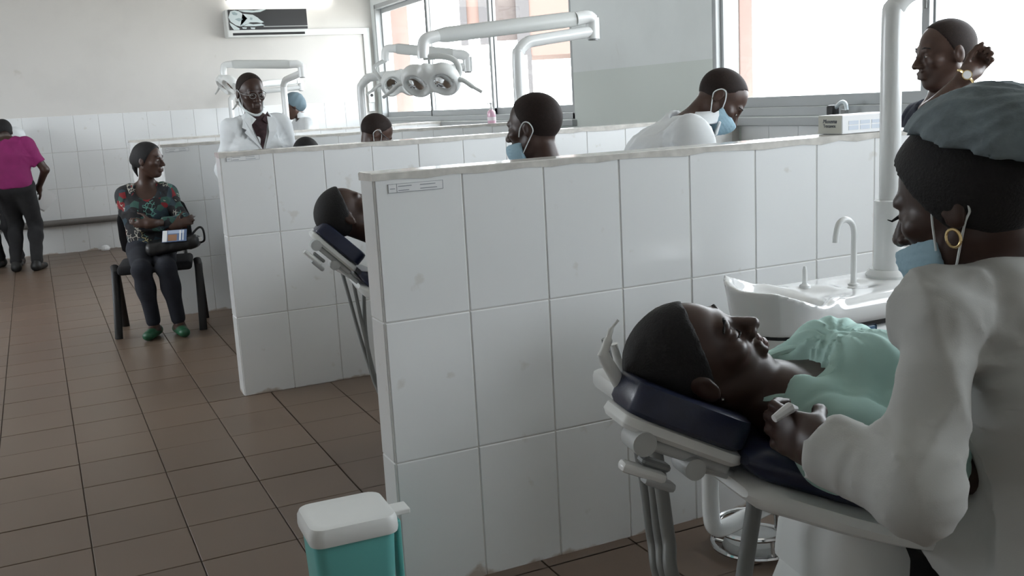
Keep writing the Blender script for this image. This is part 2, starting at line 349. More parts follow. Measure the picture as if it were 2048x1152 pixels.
for c in range(10):
    for r in range(3):
        y = .24 + .25 * c
        if y < BAY - .1 and r > 0: put_tile(TWIN, (WX - .001, y, .15 + .4 * r + .02 - .02), wall_right)
# floor tiles: the nearest in view one by one, the rest as one part
FT = .3047; FX0, FY0 = -.7888, 1.4692
FTM = tile_mesh('floor_tile', FT - .004, FT - .004, .012, 'floor_tile', .0015)
cells = []
for i in range(int((LX - FX0) / FT) - 1, int((WX - FX0) / FT) + 2):
    for j in range(int((NEAR - FY0) / FT) - 1, int((FAR - FY0) / FT) + 2):
        x, y = FX0 + (i + .5) * FT, FY0 + (j + .5) * FT
        if not (LX + .1 < x < WX - .05 and NEAR + .1 < y < FAR - .05): continue
        vis = depth_of((x, y, 0)) > .6
        if vis:
            a, b = to_px((x, y, 0)); vis = -60 < a < 2100 and -50 < b < 1210
            k = math.floor((y - 1e-6) / BAY) if y > 0 else -1
            if vis and x > .25 and k >= 0:      # hidden behind the partition in front
                vis = False
        cells.append((0 if vis else 1, depth_of((x, y, 0)), x, y))
cells.sort(); rest = MB()
for n, (h, d, x, y) in enumerate(cells):
    if h == 0 and n < 300:
        o = bpy.data.objects.new('floor_tile', FTM); COL.objects.link(o); o.parent = floor; o.location = (x, y, -.006 + random.gauss(0, .0004)); o.rotation_euler = (random.gauss(0, .0012), random.gauss(0, .0012), 0)
    else:
        rest.add([(x - .15, y - .15, 0), (x + .15, y - .15, 0), (x + .15, y + .15, 0), (x - .15, y + .15, 0)], [(0, 1, 2, 3)])
ro = rest.build('floor_tiling', 'floor_tile', floor); ro['kind'] = 'stuff'

# windows: aluminium sliding frames, each sash a part with its pane
def window(n, y0, y1):
    x = WX + .03; mb = MB(); t = .036
    for zz, h in ((WZ0 + .025, .05), (WZ1 - .025, .05)): mb.box((x + .03, (y0 + y1) / 2, zz), (.12, y1 - y0, h), .004)
    for yy in (y0 + t / 2, y1 - t / 2): mb.box((x + .03, yy, (WZ0 + WZ1) / 2), (.12, t, WZ1 - WZ0), .004)
    w = struct(mb.build('window_%d' % n, 'alu'), 'wide aluminium sliding window onto bright daylight')
    s = MB(); s.box((x - .02, (y0 + y1) / 2, WZ0 - .028), (.11, y1 - y0 + .06, .05), .006); s.build('window_sill', 'alu', w)
    ns = 3 if y1 - y0 < 5 else 4; L = (y1 - y0 - 2 * t) / ns
    for k in range(ns):
        a = y0 + t + k * L - .02; b = a + L + .04; xx = x + (.02 if k % 2 else .055); z0, z1 = WZ0 + .05, WZ1 - .05; f = MB()
        for zz, h in ((z0 + .03, .06), (z1 - .025, .05)): f.box((xx, (a + b) / 2, zz), (.028, b - a, h), .003)
        for yy in (a + .023, b - .023): f.box((xx, yy, (z0 + z1) / 2), (.0275, .046, z1 - z0), .003)
        so_ = f.build('sash', 'alu', w); g = MB(); g.box((xx, (a + b) / 2, (z0 + z1) / 2), (.005, b - a - .09, z1 - z0 - .1)); g.build('pane', 'glass', so_)
        h = MB(); h.box((xx - .019, a + .018, 1.75), (.012, .018, .12), .004); h.build('latch', 'alu_dark', so_)
        gk = MB(); gk.box((xx - .0155, b - .004, (z0 + z1) / 2), (.004, .018, z1 - z0)); gk.build('seal', 'dark', so_)
window(1, *WIN[0]); window(2, *WIN[1])
for i, (a, b) in enumerate(LWIN):
    mb = MB(); xx = LX - .08
    for zz in (LZ0 + .03, LZ1 - .03): mb.box((xx, (a + b) / 2, zz), (.08, b - a, .06), .004)
    for q in range(4): mb.box((xx, a + .03 + (b - a - .06) * q / 3, (LZ0 + LZ1) / 2), (.08, .06, LZ1 - LZ0), .004)
    w_ = struct(mb.build('window_%d' % (i + 3), 'alu'), 'aluminium window across the aisle'); g = MB(); g.box((xx, (a + b) / 2, (LZ0 + LZ1) / 2), (.005, b - a - .08, LZ1 - LZ0 - .08)); g.build('pane', 'glass', w_)
# a floor-level pipe along the far wall
tr = MB(); tr.tube([(LX + .02, FAR - .05, .335), (.9, FAR - .05, .335)], .035, 12); tr.build('trim_1', mat('old_pipe', (.17, .16, .15), .6), smooth=True)
struct(bpy.data.objects['trim_1'], 'grey drain pipe running low along the far wall')

# ---------------------------------------------------------------- outside
gr = MB(); gr.box((40, 12, -.6), (73.4, 120, .2)); struct(gr.build('ground', mat('yard', (.62, .58, .52), .95, noise=.15, nscale=.6)), 'bright sandy ground outside the windows')
for i, (y, dx) in enumerate(((9.36, .22), (2.76, .10))):
    mb = MB(); mb.box((WX + .2 + dx / 2, y, 1.25), (dx, .26, 3.5), .004); o = mb.build('trim_%d' % (i + 2), 'pink_render'); struct(o, 'pink rendered pier outside the window')
mat('bld_grey', (.085, .08, .08), .9); mat('bld_pink', (.18, .12, .10), .9); mat('bld_brown', (.085, .068, .062), .9)
e0 = at(1035, 85, 20); eb = thing('far_building', 'pale pink and grey building standing outside the far window', 'building', (float(e0[0]), float(e0[1]), -.5), math.atan2(-.43, .90))
def ep(name, m, x0, x1, y0, y1, z0, z1): mb = MB(); mb.box(((x0 + x1) / 2, (y0 + y1) / 2, (z0 + z1) / 2), (x1 - x0, y1 - y0, z1 - z0)); return mb.build(name, m, eb)
ep('shutter', 'bld_brown', -.5, 0, .1, .2, 3.05, 7); ep('column', 'bld_grey', 0, .26, 0, .3, 2.75, 7); ep('upper_wall', 'bld_pink', .26, 3.2, .02, 2.5, 2.72, 7); ep('lower_wall', 'bld_pink', 1.3, 3.2, .02, 2.5, 0, 2.72)
ep('column', 'bld_grey', -1.12, -.98, .05, .3, 3.0, 7); ep('column', 'bld_grey', -.74, -.5, .05, .3, 3.0, 7); ep('balcony_panel', 'bld_pink', -.98, -.74, .12, .2, 3.2, 7); ep('post', 'bld_grey', .18, .27, 0, .1, 0, 2.75); ep('roof', 'bld_grey', -1.6, 3.6, -.3, 3, 7, 7.2)
# ---------------------------------------------------------------- fixed fittings
def onto(o, parent): o.parent = parent; return o
ac = thing('air_conditioner', 'wall air conditioner with dark front panel and pale printed pattern', 'air conditioner', (1.77, FAR, 2.22))
AX0, AX1, AZ0, AZ1, AYF = 1.315, 2.225, 2.225, 2.525, FAR - .19
def acp(name, m, c, d, bev=.006, par=ac): mb = MB(); mb.box(Vector(c) - ac.location, d, bev); return mb.build(name, m, par)
acp('body', 'white_plastic', ((AX0 + AX1) / 2, FAR - .096, (AZ0 + AZ1) / 2), (AX1 - AX0, .188, AZ1 - AZ0), .014)
panel = acp('front_panel', mat('smoked_panel', (.055, .055, .058), .12, coat=.6), ((AX0 + AX1) / 2 + .012, AYF - .004, (AZ0 + AZ1) / 2 + .036), (AX1 - AX0 - .03, .014, AZ1 - AZ0 - .078), .004)
lv = acp('louvre', 'dark', ((AX0 + AX1) / 2 + .01, AYF - .001, AZ0 + .031), (AX1 - AX0 - .1, .01, .026), .003)
acp('strip', 'grey_plastic', ((AX0 + AX1) / 2 + .2, AYF - .012, AZ0 + .108), (.5, .004, .008), .001, panel)
mat('pale_print', (.62, .70, .72), .4); mat('print_shade', (.33, .42, .45), .4)
def printed(polys, m, y):
    for p in polys:
        mb = MB()
        q = [(AX0 + .03 + (x - 165) / 1320 * (AX1 - AX0 - .04), AZ1 - .005 - (yy - 172) / 335 * (AZ1 - AZ0 - .082)) for x, yy in p]
        n = len(q); mb.add([(a - ac.location.x, y - ac.location.y, b - ac.location.z) for a, b in q], [tuple(range(n))]); mb.build('print', m, panel)
printed([[(330, 185), (450, 182), (600, 190), (740, 172), (800, 174), (700, 215), (560, 225), (420, 213)], [(160, 300), (200, 200), (270, 185), (340, 200), (400, 240), (470, 320), (340, 450), (270, 430), (190, 370)],
         [(400, 240), (570, 260), (650, 310), (690, 350), (745, 385), (700, 400), (620, 385), (520, 385), (480, 400), (440, 420), (400, 440), (340, 450)], [(480, 402), (560, 420), (700, 410), (755, 440), (600, 450), (400, 448)],
         [(168, 380), (230, 420), (330, 488), (320, 506), (230, 506), (180, 430)], [(370, 465), (450, 470), (440, 492), (380, 488)], [(510, 470), (590, 475), (580, 500), (520, 496)]], 'pale_print', AYF - .0125)
printed([[(215, 215), (270, 210), (320, 240), (300, 265), (240, 260)], [(260, 330), (330, 310), (400, 330), (330, 370)], [(520, 300), (560, 310), (550, 350), (510, 340)], [(330, 420), (420, 425), (380, 440)]], 'print_shade', AYF - .0131)
tk = MB(); tk.box((2.61, FAR - .018, 2.275), (.77, .026, .07), .003); tk.box((2.965, FAR - .018, 1.82), (.075, .0255, .98), .003); tag(tk.build('cable_trunking', 'white_plastic'), 'white cable trunking running from air conditioner down the far corner', 'trunking')
sk = thing('wall_socket', 'white socket on the trunking beside the far window', 'socket', (2.965, FAR - .026, 1.5))
m_ = MB(); m_.box((0, -.012, 0), (.075, .024, .13), .004); m_.build('plate', 'white_plastic', sk); m_ = MB(); m_.lathe([(.018, 0), (.018, .003)], n=16, M=Matrix.Translation((0, -.0245, .02)) @ Matrix.Rotation(math.radians(90), 4, 'X')); m_.build('outlet', 'dark', sk)
lu = thing('fluorescent_batten', 'lit white fluorescent batten above the air conditioner', 'light', (1.97, FAR, 2.68))
m_ = MB(); m_.box((0, -.03, .03), (1.26, .06, .05), .006); m_.build('housing', 'white_metal', lu); m_ = MB(); m_.tube([(-.6, -.075, -.03), (.6, -.075, -.03)], .02, 14); m_.build('tube', 'lamp_tube', lu, smooth=True)
for s_ in (-1, 1): m_ = MB(); m_.box((.605 * s_, -.07, -.015), (.02, .05, .07), .004); m_.build('lamp_holder', 'white_plastic', lu)
for k, (x, z) in enumerate(((.115, 1.157), (.106, 1.168), (.104, 1.158))):    # paper strips on the partitions, print too small to read
    y = k * BAY - .0055; t = thing('notice_strip', ['small printed paper strip taped to the nearest partition', 'small printed paper strip taped to the second partition', 'small faded paper strip on the partition behind the seated woman'][k], 'notice', (x, y, z - .012), math.radians(0), 'paper strips on the partition tiles')
    m_ = MB(); m_.box((0, 0, .012), (.156, .001, .024)); m_.build('paper', 'paper', t); m_ = MB()
    for zz in (.0007, .0233): m_.box((0, -.0007, zz), (.156, .0006, .0011))
    for xx in (-.0775, .0775, -.054): m_.box((xx, -.0007, .012), (.0011, .0006, .024))
    m_.build('border', mat('ink_grey', (.30, .32, .35), .6), t); m_ = MB()
    for x0, x1, zz in ((-.073, -.059, .011), (-.05, -.012, .0165), (-.05, -.02, .0055), (.012, .056, .0165), (.012, .06, .0065)): m_ = MB(); m_.box(((x0 + x1) / 2, -.0008, zz), (x1 - x0, .0006, .0022)); m_.build('print', 'ink_grey', t)
# pump bottle on the third partition
bt = thing('pump_bottle', 'pink hand wash pump bottle standing on a partition top', 'bottle', (2.527, 2 * BAY + .055, PH + .0005))
m_ = MB(); m_.lathe([(.030, 0), (.034, .006), (.034, .075), (.030, .092), (.014, .104), (.013, .11)], n=20); m_.build('bottle_body', mat('pink_soap', (.83, .52, .66), .2, coat=.5), bt, smooth=True)
m_ = MB(); m_.lathe([(.0345, .02), (.0345, .048)], n=20); m_.build('label', mat('pale_label', (.86, .78, .84), .5), bt, smooth=True); m_ = MB(); m_.lathe([(.015, .108), (.015, .122), (.006, .126), (.006, .146), (.012, .148), (.012, .16), (.004, .162)], n=16); m_.tube([(0, 0, .155), (-.03, -.012, .155), (-.036, -.014, .15)], .0045, 8); m_.build('pump', 'white_plastic', bt, smooth=True)
# glove box on the nearest partition
gb = thing('glove_box', 'white printed cardboard glove box lying on the nearest partition top', 'box', (1.61, .056, PH + .0012))
m_ = MB(); m_.box((.12, 0, .031), (.24, .112, .062), .003); m_.build('carton', mat('carton', (.82, .83, .84), .5), gb)
m_ = MB(); m_.box((-.0003, 0, .031), (.001, .108, .058)); m_.build('end_panel', mat('carton_end', (.56, .56, .50), .6), gb)
m_ = MB()
for i in range(4):
    for z0, z1 in ((.012, .026), (.03, .042)): m_ = MB(); m_.box((.05 + i * .05, -.0563, (z0 + z1) / 2), (.042, .001, z1 - z0)); m_.build('print', mat('pale_blue_print', (.60, .66, .74), .5), gb)
RT = Matrix(((0, 0, -1, 0), (-1, 0, 0, 0), (0, 1, 0, 0), (0, 0, 0, 1)))
text_obj('lettering', 'Muxema', .019, 'ink', gb, Matrix.Translation((-.0013, 0, .042)) @ RT, shear=.3); text_obj('lettering', 'Texanex', .0165, 'ink', gb, Matrix.Translation((-.0013, 0, .027)) @ RT, shear=-.2)
si = thing('sill_clip', 'small black and clear plastic clip on the window sill', 'clip', (2.985, 1.50, WZ0 - .003))
m_ = MB(); m_.box((0, .03, .03), (.05, .05, .06), .012); m_.build('body', 'dark', si, smooth=True); m_ = MB(); m_.tube(spline([(0, .02, .04), (0, -.03, .07), (0, -.06, .065), (0, -.07, .03)]), .011, 10); m_.build('clear_loop', mat('clear_plastic', (.6, .68, .72), .1, coat=.5), si, smooth=True)
m_ = MB(); m_.box((0, -.055, .018), (.03, .03, .034), .006); m_.build('foot', 'alu_dark', si)
ps = MB(); ps.lathe([(.02, 0), (.045, .002), (.05, .02), (.038, .045), (.015, .055), (.004, .05)], c=(-.215, FAR - .12, .0005), n=11); tag(ps.build('paper_scrap', 'paper'), 'crumpled white paper scrap at the foot of the far wall', 'paper')
# waste bin
wbn = thing('pedal_bin', 'aqua plastic waste bin with white lid at the end of the nearest partition', 'bin', (-.205, -.212, 0), math.radians(-2))
def rr(w, d, z, r, n=5):
    o = []
    for cx, cy, a0 in ((w - r, d - r, 0), (-w + r, d - r, 90), (-w + r, -d + r, 180), (w - r, -d + r, 270)):
        for k in range(n + 1): g = math.radians(a0 + 90 * k / n); o.append((cx + r * math.cos(g), cy + r * math.sin(g), z))
    return o
mat('aqua', (.16, .53, .51), .35); m_ = MB(); m_.loft([rr(.084, .076, 0, .02), rr(.088, .08, .01, .025), rr(.102, .09, .33, .03), rr(.104, .092, .345, .03)]); m_.build('bin_body', 'aqua', wbn, smooth=True)
m_ = MB(); m_.loft([rr(.110, .098, .338, .032), rr(.112, .1, .348, .034), rr(.111, .099, .37, .034), rr(.106, .094, .382, .034), rr(.096, .084, .385, .03), rr(.088, .074, .383, .03), rr(.06, .05, .386, .03)]); m_.build('lid', 'white_plastic', wbn, smooth=True)
m_ = MB(); m_.box((.128, -.02, .366), (.05, .055, .014), .003); m_.build('hinge_tab', 'white_plastic', wbn); m_ = MB(); m_.box((.118, -.03, .2), (.012, .05, .3), .004); m_.build('hinge_post', 'aqua', wbn); m_ = MB(); m_.box((-.02, -.098, .02), (.07, .06, .012), .004); m_.build('pedal', 'white_plastic', wbn)

# ---------------------------------------------------------------- dental units: cabinet with spittoon, column and lamp
def worktop():
    F = Field(); cx, cy = .955, -.475
    F.rbox((1.31, -.445, .787), (.31, .155, .040), .034, .02)
    lift = lambda x, y: .045 * np.clip((cx + .02 - x) / .12, 0, 1) + .022 * np.clip((y - cy) / .12, 0, 1) * np.clip((cx + .1 - x) / .05, 0, 1)
    F.put(lambda x, y, z: np.maximum(np.sqrt((x - cx) ** 2 + (y - cy) ** 2) - (.138 + .16 * (z - .80)), np.abs(z - .786 - .5 * lift(x, y)) - .037 - .5 * lift(x, y)), (cx - .18, cy - .18, .69), (cx + .18, cy + .18, .93), .025)
    F.ell((cx + .004, cy, .872), (.128, .128, .108), .010, mode='s'); F.ell((cx + .12, -.46, .862), (.12, .095, .050), .02, mode='s'); F.ell((1.245, -.44, .850), (.085, .08, .034), .01, mode='s')
    return F
def lamp_unit(k, label, knuckle, armend, head, faced, detail):
    y = k * BAY; P = lambda p: (p[0], p[1] + y, p[2]); t = thing('dental_unit', label, 'dental unit', (0, 0, 0), 0, 'dental units along the partitions')
    if detail == 0:
        wt = sdf_obj('worktop', worktop(), 'ceramic', t, .007); wt.location = (0, 0, -.016); UNIT['wt'] = wt
    else: wt = UNIT['wt'].copy(); COL.objects.link(wt); wt.parent = t; wt.location = (0, y, -.016)
    m_ = MB(); m_.lathe([(.118, 0), (.122, .04), (.127, .37), (.127, .40)], c=P((.955, -.475, .325)), n=32); m_.build('bowl_pedestal', 'white_plastic', t, smooth=True)
    m_ = MB(); m_.lathe([(.124, .722), (.124, .740)], c=P((.955, -.475, 0)), n=32); m_.box(P((1.32, -.445, .735)), (.50, .288, .014)); m_.build('dark_seam', 'dark', t)  # dark ring and slab drawn along the seam under bowl and worktop
    m_ = MB(); m_.box(P((1.32, -.44, .480)), (.48, .29, .50), .03, seg=3); m_.box(P((1.33, -.44, .14)), (.36, .24, .28), .02); cb = m_.build('cabinet', 'white_plastic', t, smooth=True)
    m_ = MB(); m_.box(P((1.150, -.587, .700)), (.062, .004, .062), .006); m_.build('blue_badge', 'blue_print', cb); m_ = MB(); m_.box(P((1.150, -.5895, .713)), (.05, .002, .008)); m_.build('badge_stripe', 'paper', cb)
    m_ = MB(); m_.lathe([(.016, 0), (.016, .008), (.008, .012)], c=P((1.262, -.42, .797)), n=16); m_.tube(spline([P(q) for q in ((1.262, -.42, .80), (1.262, -.42, .90), (1.262, -.42, .955), (1.250, -.42, .982), (1.228, -.42, .992), (1.206, -.42, .982), (1.196, -.42, .95), (1.194, -.42, .93))], 6), .0085, 10); m_.build('cup_filler', 'white_metal', t, smooth=True)
    m_ = MB(); m_.lathe([(.016, 0), (.015, .008), (.007, .014), (.0065, .05), (.004, .062)], c=P((1.115, -.385, .806)), n=14); m_.build('rinse_spout', 'white_metal', t, smooth=True)
    PXc, PYc = POLE[k]; pb = (PXc, PYc, .83)
    m_ = MB(); m_.lathe([(.062, 0), (.064, .012), (.058, .022), (.052, .028)], c=(PXc, PYc, .806), n=32); m_.lathe([(.0415, .02), (.0415, .225), (.032, .228)], c=(PXc, PYc, .806), n=28); m_.build('column_sleeve', 'white_metal', t, smooth=True)
    K = Vector(knuckle); E = Vector(armend); H = Vector(head); c0 = Vector((PXc, PYc, 0)); d = (K - c0); d.z = 0; d.normalize(); zb = K.z - .11
    pts = [(PXc, PYc, 1.02), (PXc, PYc, 1.2), (PXc, PYc, zb - .07), tuple(c0 + d * .012 + Vector((0, 0, zb - .02))), tuple(c0 + d * .05 + Vector((0, 0, zb + .015))), tuple(c0 + d * .11 + Vector((0, 0, zb + .028)))] + [tuple(K - d * .05 + Vector((0, 0, -.05))), tuple(K + Vector((0, 0, -.045)))]
    m_ = MB(); m_.tube(spline(pts, 6), .029, 16); m_.build('column', 'white_metal', t, smooth=True)
    a = (E - K); a.normalize()
    m_ = MB(); m_.tube([K + Vector((0, 0, -.082)), K + Vector((0, 0, .02))], [.034, .034], 20); m_.tube(spline([K + Vector((0, 0, .008)), K + Vector((0, 0, .028)) + a * .03, K + a * .10 + Vector((0, 0, .026))], 4), .034, 14); kn = m_.build('knuckle', 'white_metal', t, smooth=True)
    m_ = MB(); m_.tube([K + Vector((0, 0, -.089)), K + Vector((0, 0, -.081))], .024, 16); m_.build('end_cap', 'alu_dark', kn)
    A0 = K + a * .08 + Vector((0, 0, .026)); A1 = E - a * .06 + Vector((0, 0, .02)); m_ = MB(); m_.tube([A0, A0 + (A1 - A0) * .1, A1 - (A1 - A0) * .08, A1], [.034, .038, .036, .026], 16, flat=.72); m_.build('spring_arm', mat('arm_grey', (.60, .62, .61), .4), t, smooth=True)
    m_ = MB(); m_.tube(spline([A1 - a * .02, A1 + a * .045 + Vector((0, 0, -.012)), E + Vector((0, 0, -.04)), E + Vector((0, 0, -.075))], 5), [.028] * 16, 14); m_.build('arm_elbow', 'white_metal', t, smooth=True)
    # lamp head: two reflector bowls joined by a bridge, yoke and handles
    f = Vector(faced).normalized(); r = f.cross(Vector((0, 0, 1))).normalized(); u = r.cross(f)
    b0 = E + Vector((0, 0, -.07)); b1 = H + r * (.125 if (b0 - H).dot(r) >= 0 else -.125) * (-1 if k == 1 else 1) - f * .02
    q = b1 - H; mid = (b0 + b1) / 2 + q * .55 + Vector((0, 0, .02)); m_ = MB(); m_.tube(spline([b0, b0 + (mid - b0) * .6 + Vector((0, 0, .012)), mid, b1 + q * .12 + Vector((0, 0, .03)), b1 - Vector((0, 0, .01))], 6), .014, 12); m_.build('yoke', 'arm_grey', t, smooth=True)
    hd = []
    R = np.array([r, u, f]); F = Field(); Hn = np.array(H)
    rn, un, fn_ = np.array(r), np.array(u), np.array(f)
    for s_ in (-1, 1): F.ell(Hn + rn * .066 * s_ - fn_ * .012, (.078, .094, .058), .03, R)
    F.rbox(Hn - fn_ * .03, (.05, .05, .035), .02, .03, R); F.cone(Hn + un * .03 - rn * .04, Hn + un * .085, .03, .02, .03); F.cone(Hn + un * .03 + rn * .04, Hn + un * .085, .03, .02, .03)
    for s_ in (-1, 1): F.ell(Hn + rn * .066 * s_ + fn_ * .038, (.058, .072, .052), .008, R, 's')
    lh = sdf_obj('lamp_head', F, 'white_plastic', t, .006)
    for s_ in (-1, 1):
        m_ = MB(); c = H + r * .066 * s_ + f * .004; ring = []
        for rad, dz in ((.0, -.012), (.022, -.010), (.040, -.004), (.050, .006)):
            ring.append((rad, dz))
        V = []; Fc = []; N = 20
        for rad, dz in ring:
            for i in range(N): g = 2 * math.pi * i / N; V.append(tuple(c + r * rad * math.cos(g) + u * rad * 1.25 * math.sin(g) + f * dz))
        for i in range(len(ring) - 1):
            for j in range(N): Fc.append((i * N + j, i * N + (j + 1) % N, (i + 1) * N + (j + 1) % N, (i + 1) * N + j))
        m_.add(V, Fc); m_.build('reflector', 'chrome', lh, smooth=True)
        m_ = MB(); hb = H + r * .125 * s_ + u * .01; m_.tube(spline([hb - r * .02 * s_, hb + r * .03 * s_ - u * .01, hb + r * .075 * s_ - u * .035 + f * .02, hb + r * .12 * s_ - u * .055 + f * .04], 5), [.012] * 6 + [.011] * 5 + [.008] * 5, 10); m_.build('handle', 'arm_grey', lh, smooth=True)
    base(t, (1.33, -.44 + y, 0)); return t
UNIT = {}
POLE = [(1.394, -.42), (1.395, 1.97), (1.325, 4.36), (1.335, 6.76), (1.27, 9.13)]
lamp_unit(0, 'dental unit with white spittoon bowl and tall column beside the nearest patient', (1.80, -.55, 1.70), (1.15, -1.0, 1.85), (1.15, -1.1, 1.68), (-.3, -.2, -1), 0)
lamp_unit(1, 'dental unit whose large lamp and long arm hang before the far window', (1.831, 1.988, 1.735), (.905, 1.97, 1.66), (.925, 1.95, 1.475), (-.45, -.55, -.75), 1)
lamp_unit(2, 'dental unit with lamp and bent column seen behind the largest lamp', (2.02, 4.07, 1.665), (1.50, 4.30, 1.76), (1.55, 4.15, 1.52), (-.2, -.9, -.5), 1)
lamp_unit(3, 'dental unit with lamp arm rising beside the standing man in white coat', (1.41, 6.33, 1.75), (.77, 6.50, 1.79), (.78, 6.45, 1.625), (-.8, -.2, -.6), 1)
lamp_unit(4, 'dental unit whose low arm shows behind the nurse in blue cap', (2.04, 8.97, 1.69), tuple(at(520, 172, 10.75)), tuple(at(494, 206, 10.75)), (-.5, -.3, -.8), 1)

# ---------------------------------------------------------------- dental chairs
def pad(spine, yc, thick, bulge=.25):              # cushion swept along (x,z,width): closed ends, rounded cross-section
    rings = []; n = len(spine)
    for i, (x, z, w) in enumerate(spine):
        a = spine[max(i - 1, 0)]; b = spine[min(i + 1, n - 1)]; tx, tz = b[0] - a[0], b[1] - a[1]; l = math.hypot(tx, tz); nx, nz = -tz / l, tx / l
        if nz < 0: nx, nz = -nx, -nz
        e = .35 if i in (0, n - 1) else (.86 if i in (1, n - 2) else 1); h = thick * e / 2; ww = w * (.94 if i in (0, n - 1) else 1) / 2; ring = []
        for sy, sz in ((1, 0), (.97, .6), (.88, .95), (.6, 1.05), (0, 1.0 - bulge * .3), (-.6, 1.05), (-.88, .95), (-.97, .6), (-1, 0), (-.97, -.6), (-.88, -.95), (-.5, -1), (0, -1), (.5, -1), (.88, -.95), (.97, -.6)):
            ring.append((x + nx * h * sz, yc + ww * sy, z + nz * h * sz))
        rings.append(ring)
    return MB().loft(rings)
def sample(sp, n):
    x = [s[0] for s in sp]; xs = np.linspace(x[0], x[-1], n); return [(float(q), float(np.interp(q, x, [s[1] for s in sp])), float(np.interp(q, x, [s[2] for s in sp]))) for q in xs]
def smooth_spine(sp, n=14): return [(p.x, p.z, p.y) for p in spline([(a, c, b) for a, b, c in sp], max(2, n // (len(sp) - 1)))]
def dental_chair(loc, rz, label, hz, ang, back, holder, hoses):
    t = thing('dental_chair', label, 'dental chair', (loc[0], loc[1], 0), rz, 'dental chairs'); yc = 0
    MI = (Matrix.Translation((loc[0], loc[1], 0)) @ Matrix.Rotation(rz, 4, 'Z')).inverted(); LW = lambda p: tuple(MI @ Vector(p))
    bs = smooth_spine(back); pad(bs, yc, .055).build('backrest_cushion', 'navy_vinyl', t, True)
    sh = [(x - .012, z - .05, w + .035) for x, z, w in bs]; pad(sh, yc, .045).build('backrest_shell', 'white_plastic', t, True)
    x1, z1, w1 = back[-1]
    seat = smooth_spine([(x1 + .0, z1 - .02, .46), (x1 + .12, z1 - .035, .49), (x1 + .45, .52, .47), (x1 + .58, .525, .44), (x1 + .8, .47, .4), (x1 + .98, .43, .34)]); pad(seat, yc, .07).build('seat_cushion', 'navy_vinyl', t, True); pad([(x, z - .06, w - .04) for x, z, w in seat], yc, .06).build('seat_shell', 'white_plastic', t, True)
    M = Matrix.Translation((0, 0, hz)) @ Matrix.Rotation(ang, 4, 'Y')
    def hp(name, m, c, d, bev, par=t, sm=True): b_ = MB(); b_.box(c, d, bev, M, 3); return b_.build(name, m, par, sm)
    def slab(name, m, z, h, L, w0, w1, rad):           # rounded trapezoid: narrower at the crown
        rings = []
        for e, zz in ((.9, -h / 2), (1, -h / 2 + .008), (1, h / 2 - .016), (.965, h / 2 - .004), (.88, h / 2)):
            q = rr(L / 2 * e, 1, 0, .001, 1); pts = []
            for x, y, _ in rr(L / 2 * (1 - (1 - e) * .5), w1 / 2 * e, 0, rad, 6):
                k = (x + L / 2) / L; pts.append(tuple(M @ Vector((x, y * (w0 + (w1 - w0) * min(1, k * 1.3)) / w1, z + zz))))
            rings.append(pts)
        b_ = MB(); b_.loft(rings); return b_.build(name, m, t, True)
    slab('headrest_cushion', 'navy_vinyl', 0, .058, .212, .13, .20, .045); plate = slab('headrest_plate', 'white_plastic', -.042, .026, .218, .12, .19, .03)
    hp('bar', 'grey_plastic', (.02, -.045, -.066), (.17, .03, .02), .007, plate); hp('bar', 'grey_plastic', (.095, -.02, -.075), (.13, .07, .018), .006, plate)
    for cx, cz, rr_ in ((-.07, -.066, .021), (.035, -.08, .019)):
        b_ = MB(); b_.lathe([(rr_, -.028), (rr_, .028)], n=20, M=M @ Matrix.Translation((cx, -.045, cz)) @ Matrix.Rotation(math.radians(90), 4, 'X')); b_.build('pivot', 'grey_plastic', plate, True)
    b_ = MB(); b_.box((-.05, -.06, -.112), (.085, .03, .019), .008, M, 2); b_.build('lever', 'white_metal', plate, True); b_ = MB(); b_.box((-.015, -.06, -.122), (.06, .028, .017), .007, M, 2); b_.build('lever', 'alu', plate, True)
    b_ = MB(); b_.box((-.03, -.05, -.095), (.055, .028, .013), .004, M, 1); b_.build('lever_plate', 'alu_dark', plate)
    b_ = MB(); p0 = M @ Vector((.05, 0, -.08)); b_.tube([p0, Vector((back[1][0] + .03, yc, back[1][1] - .06))], .017, 10, flat=2.2); b_.build('headrest_stem', 'white_metal', t, True)
    b_ = MB(); ax, az = back[2][0], back[2][1]                      # tilt cover, lift arm and base
    b_.loft([rr(.10, .11, az - .09, .05), rr(.12, .13, az - .15, .06), rr(.125, .135, az - .215, .06), rr(.10, .12, az - .23, .05)]); b_.v = [(v[0] + ax + .09, v[1] + yc, v[2]) for v in b_.v]; b_.build('tilt_cover', 'white_plastic', t, True)
    b_ = MB(); z2 = az - .222; b_.loft([[(p[0] + ax + .09 + dx, p[1] + yc, p[2]) for p in rr(w, d, z, .05)] for w, d, z, dx in ((.115, .12, z2, 0), (.14, .135, z2 - .06, .01), (.19, .15, z2 - .16, .06), (.23, .15, z2 - .22, .12), (.25, .15, .16, .2))]); b_.build('lift_arm', 'white_plastic', t, True)
    b_ = MB(); b_.loft([[(p[0] + ax + .42, p[1] + yc, p[2]) for p in rr(w, d, z, .08)] for w, d, z in ((.42, .24, 0), (.42, .24, .05), (.38, .21, .10), (.28, .17, .165))]); b_.build('base', 'white_plastic', t, True)
    for s_ in ((-1, 1) if rz > -.15 else (1,)):
        b_ = MB(); xx = x1 - .12; b_.tube(spline([(xx + .02, yc + .25 * s_, z1 + .15), (xx + .10, yc + .255 * s_, z1 + .175), (xx + .30, yc + .255 * s_, z1 + .21), (xx + .42, yc + .25 * s_, z1 + .215)], 5), [.012] + [.026] * 14 + [.014], 12, flat=1.4); ar = b_.build('armrest', 'grey_arm', t, True)
        b_ = MB(); b_.tube([(xx + .33, yc + .255 * s_, z1 + .2), (xx + .33, yc + .235 * s_, z1 - .09)], .016, 10); b_.build('armrest_post', 'grey_arm', ar, True)
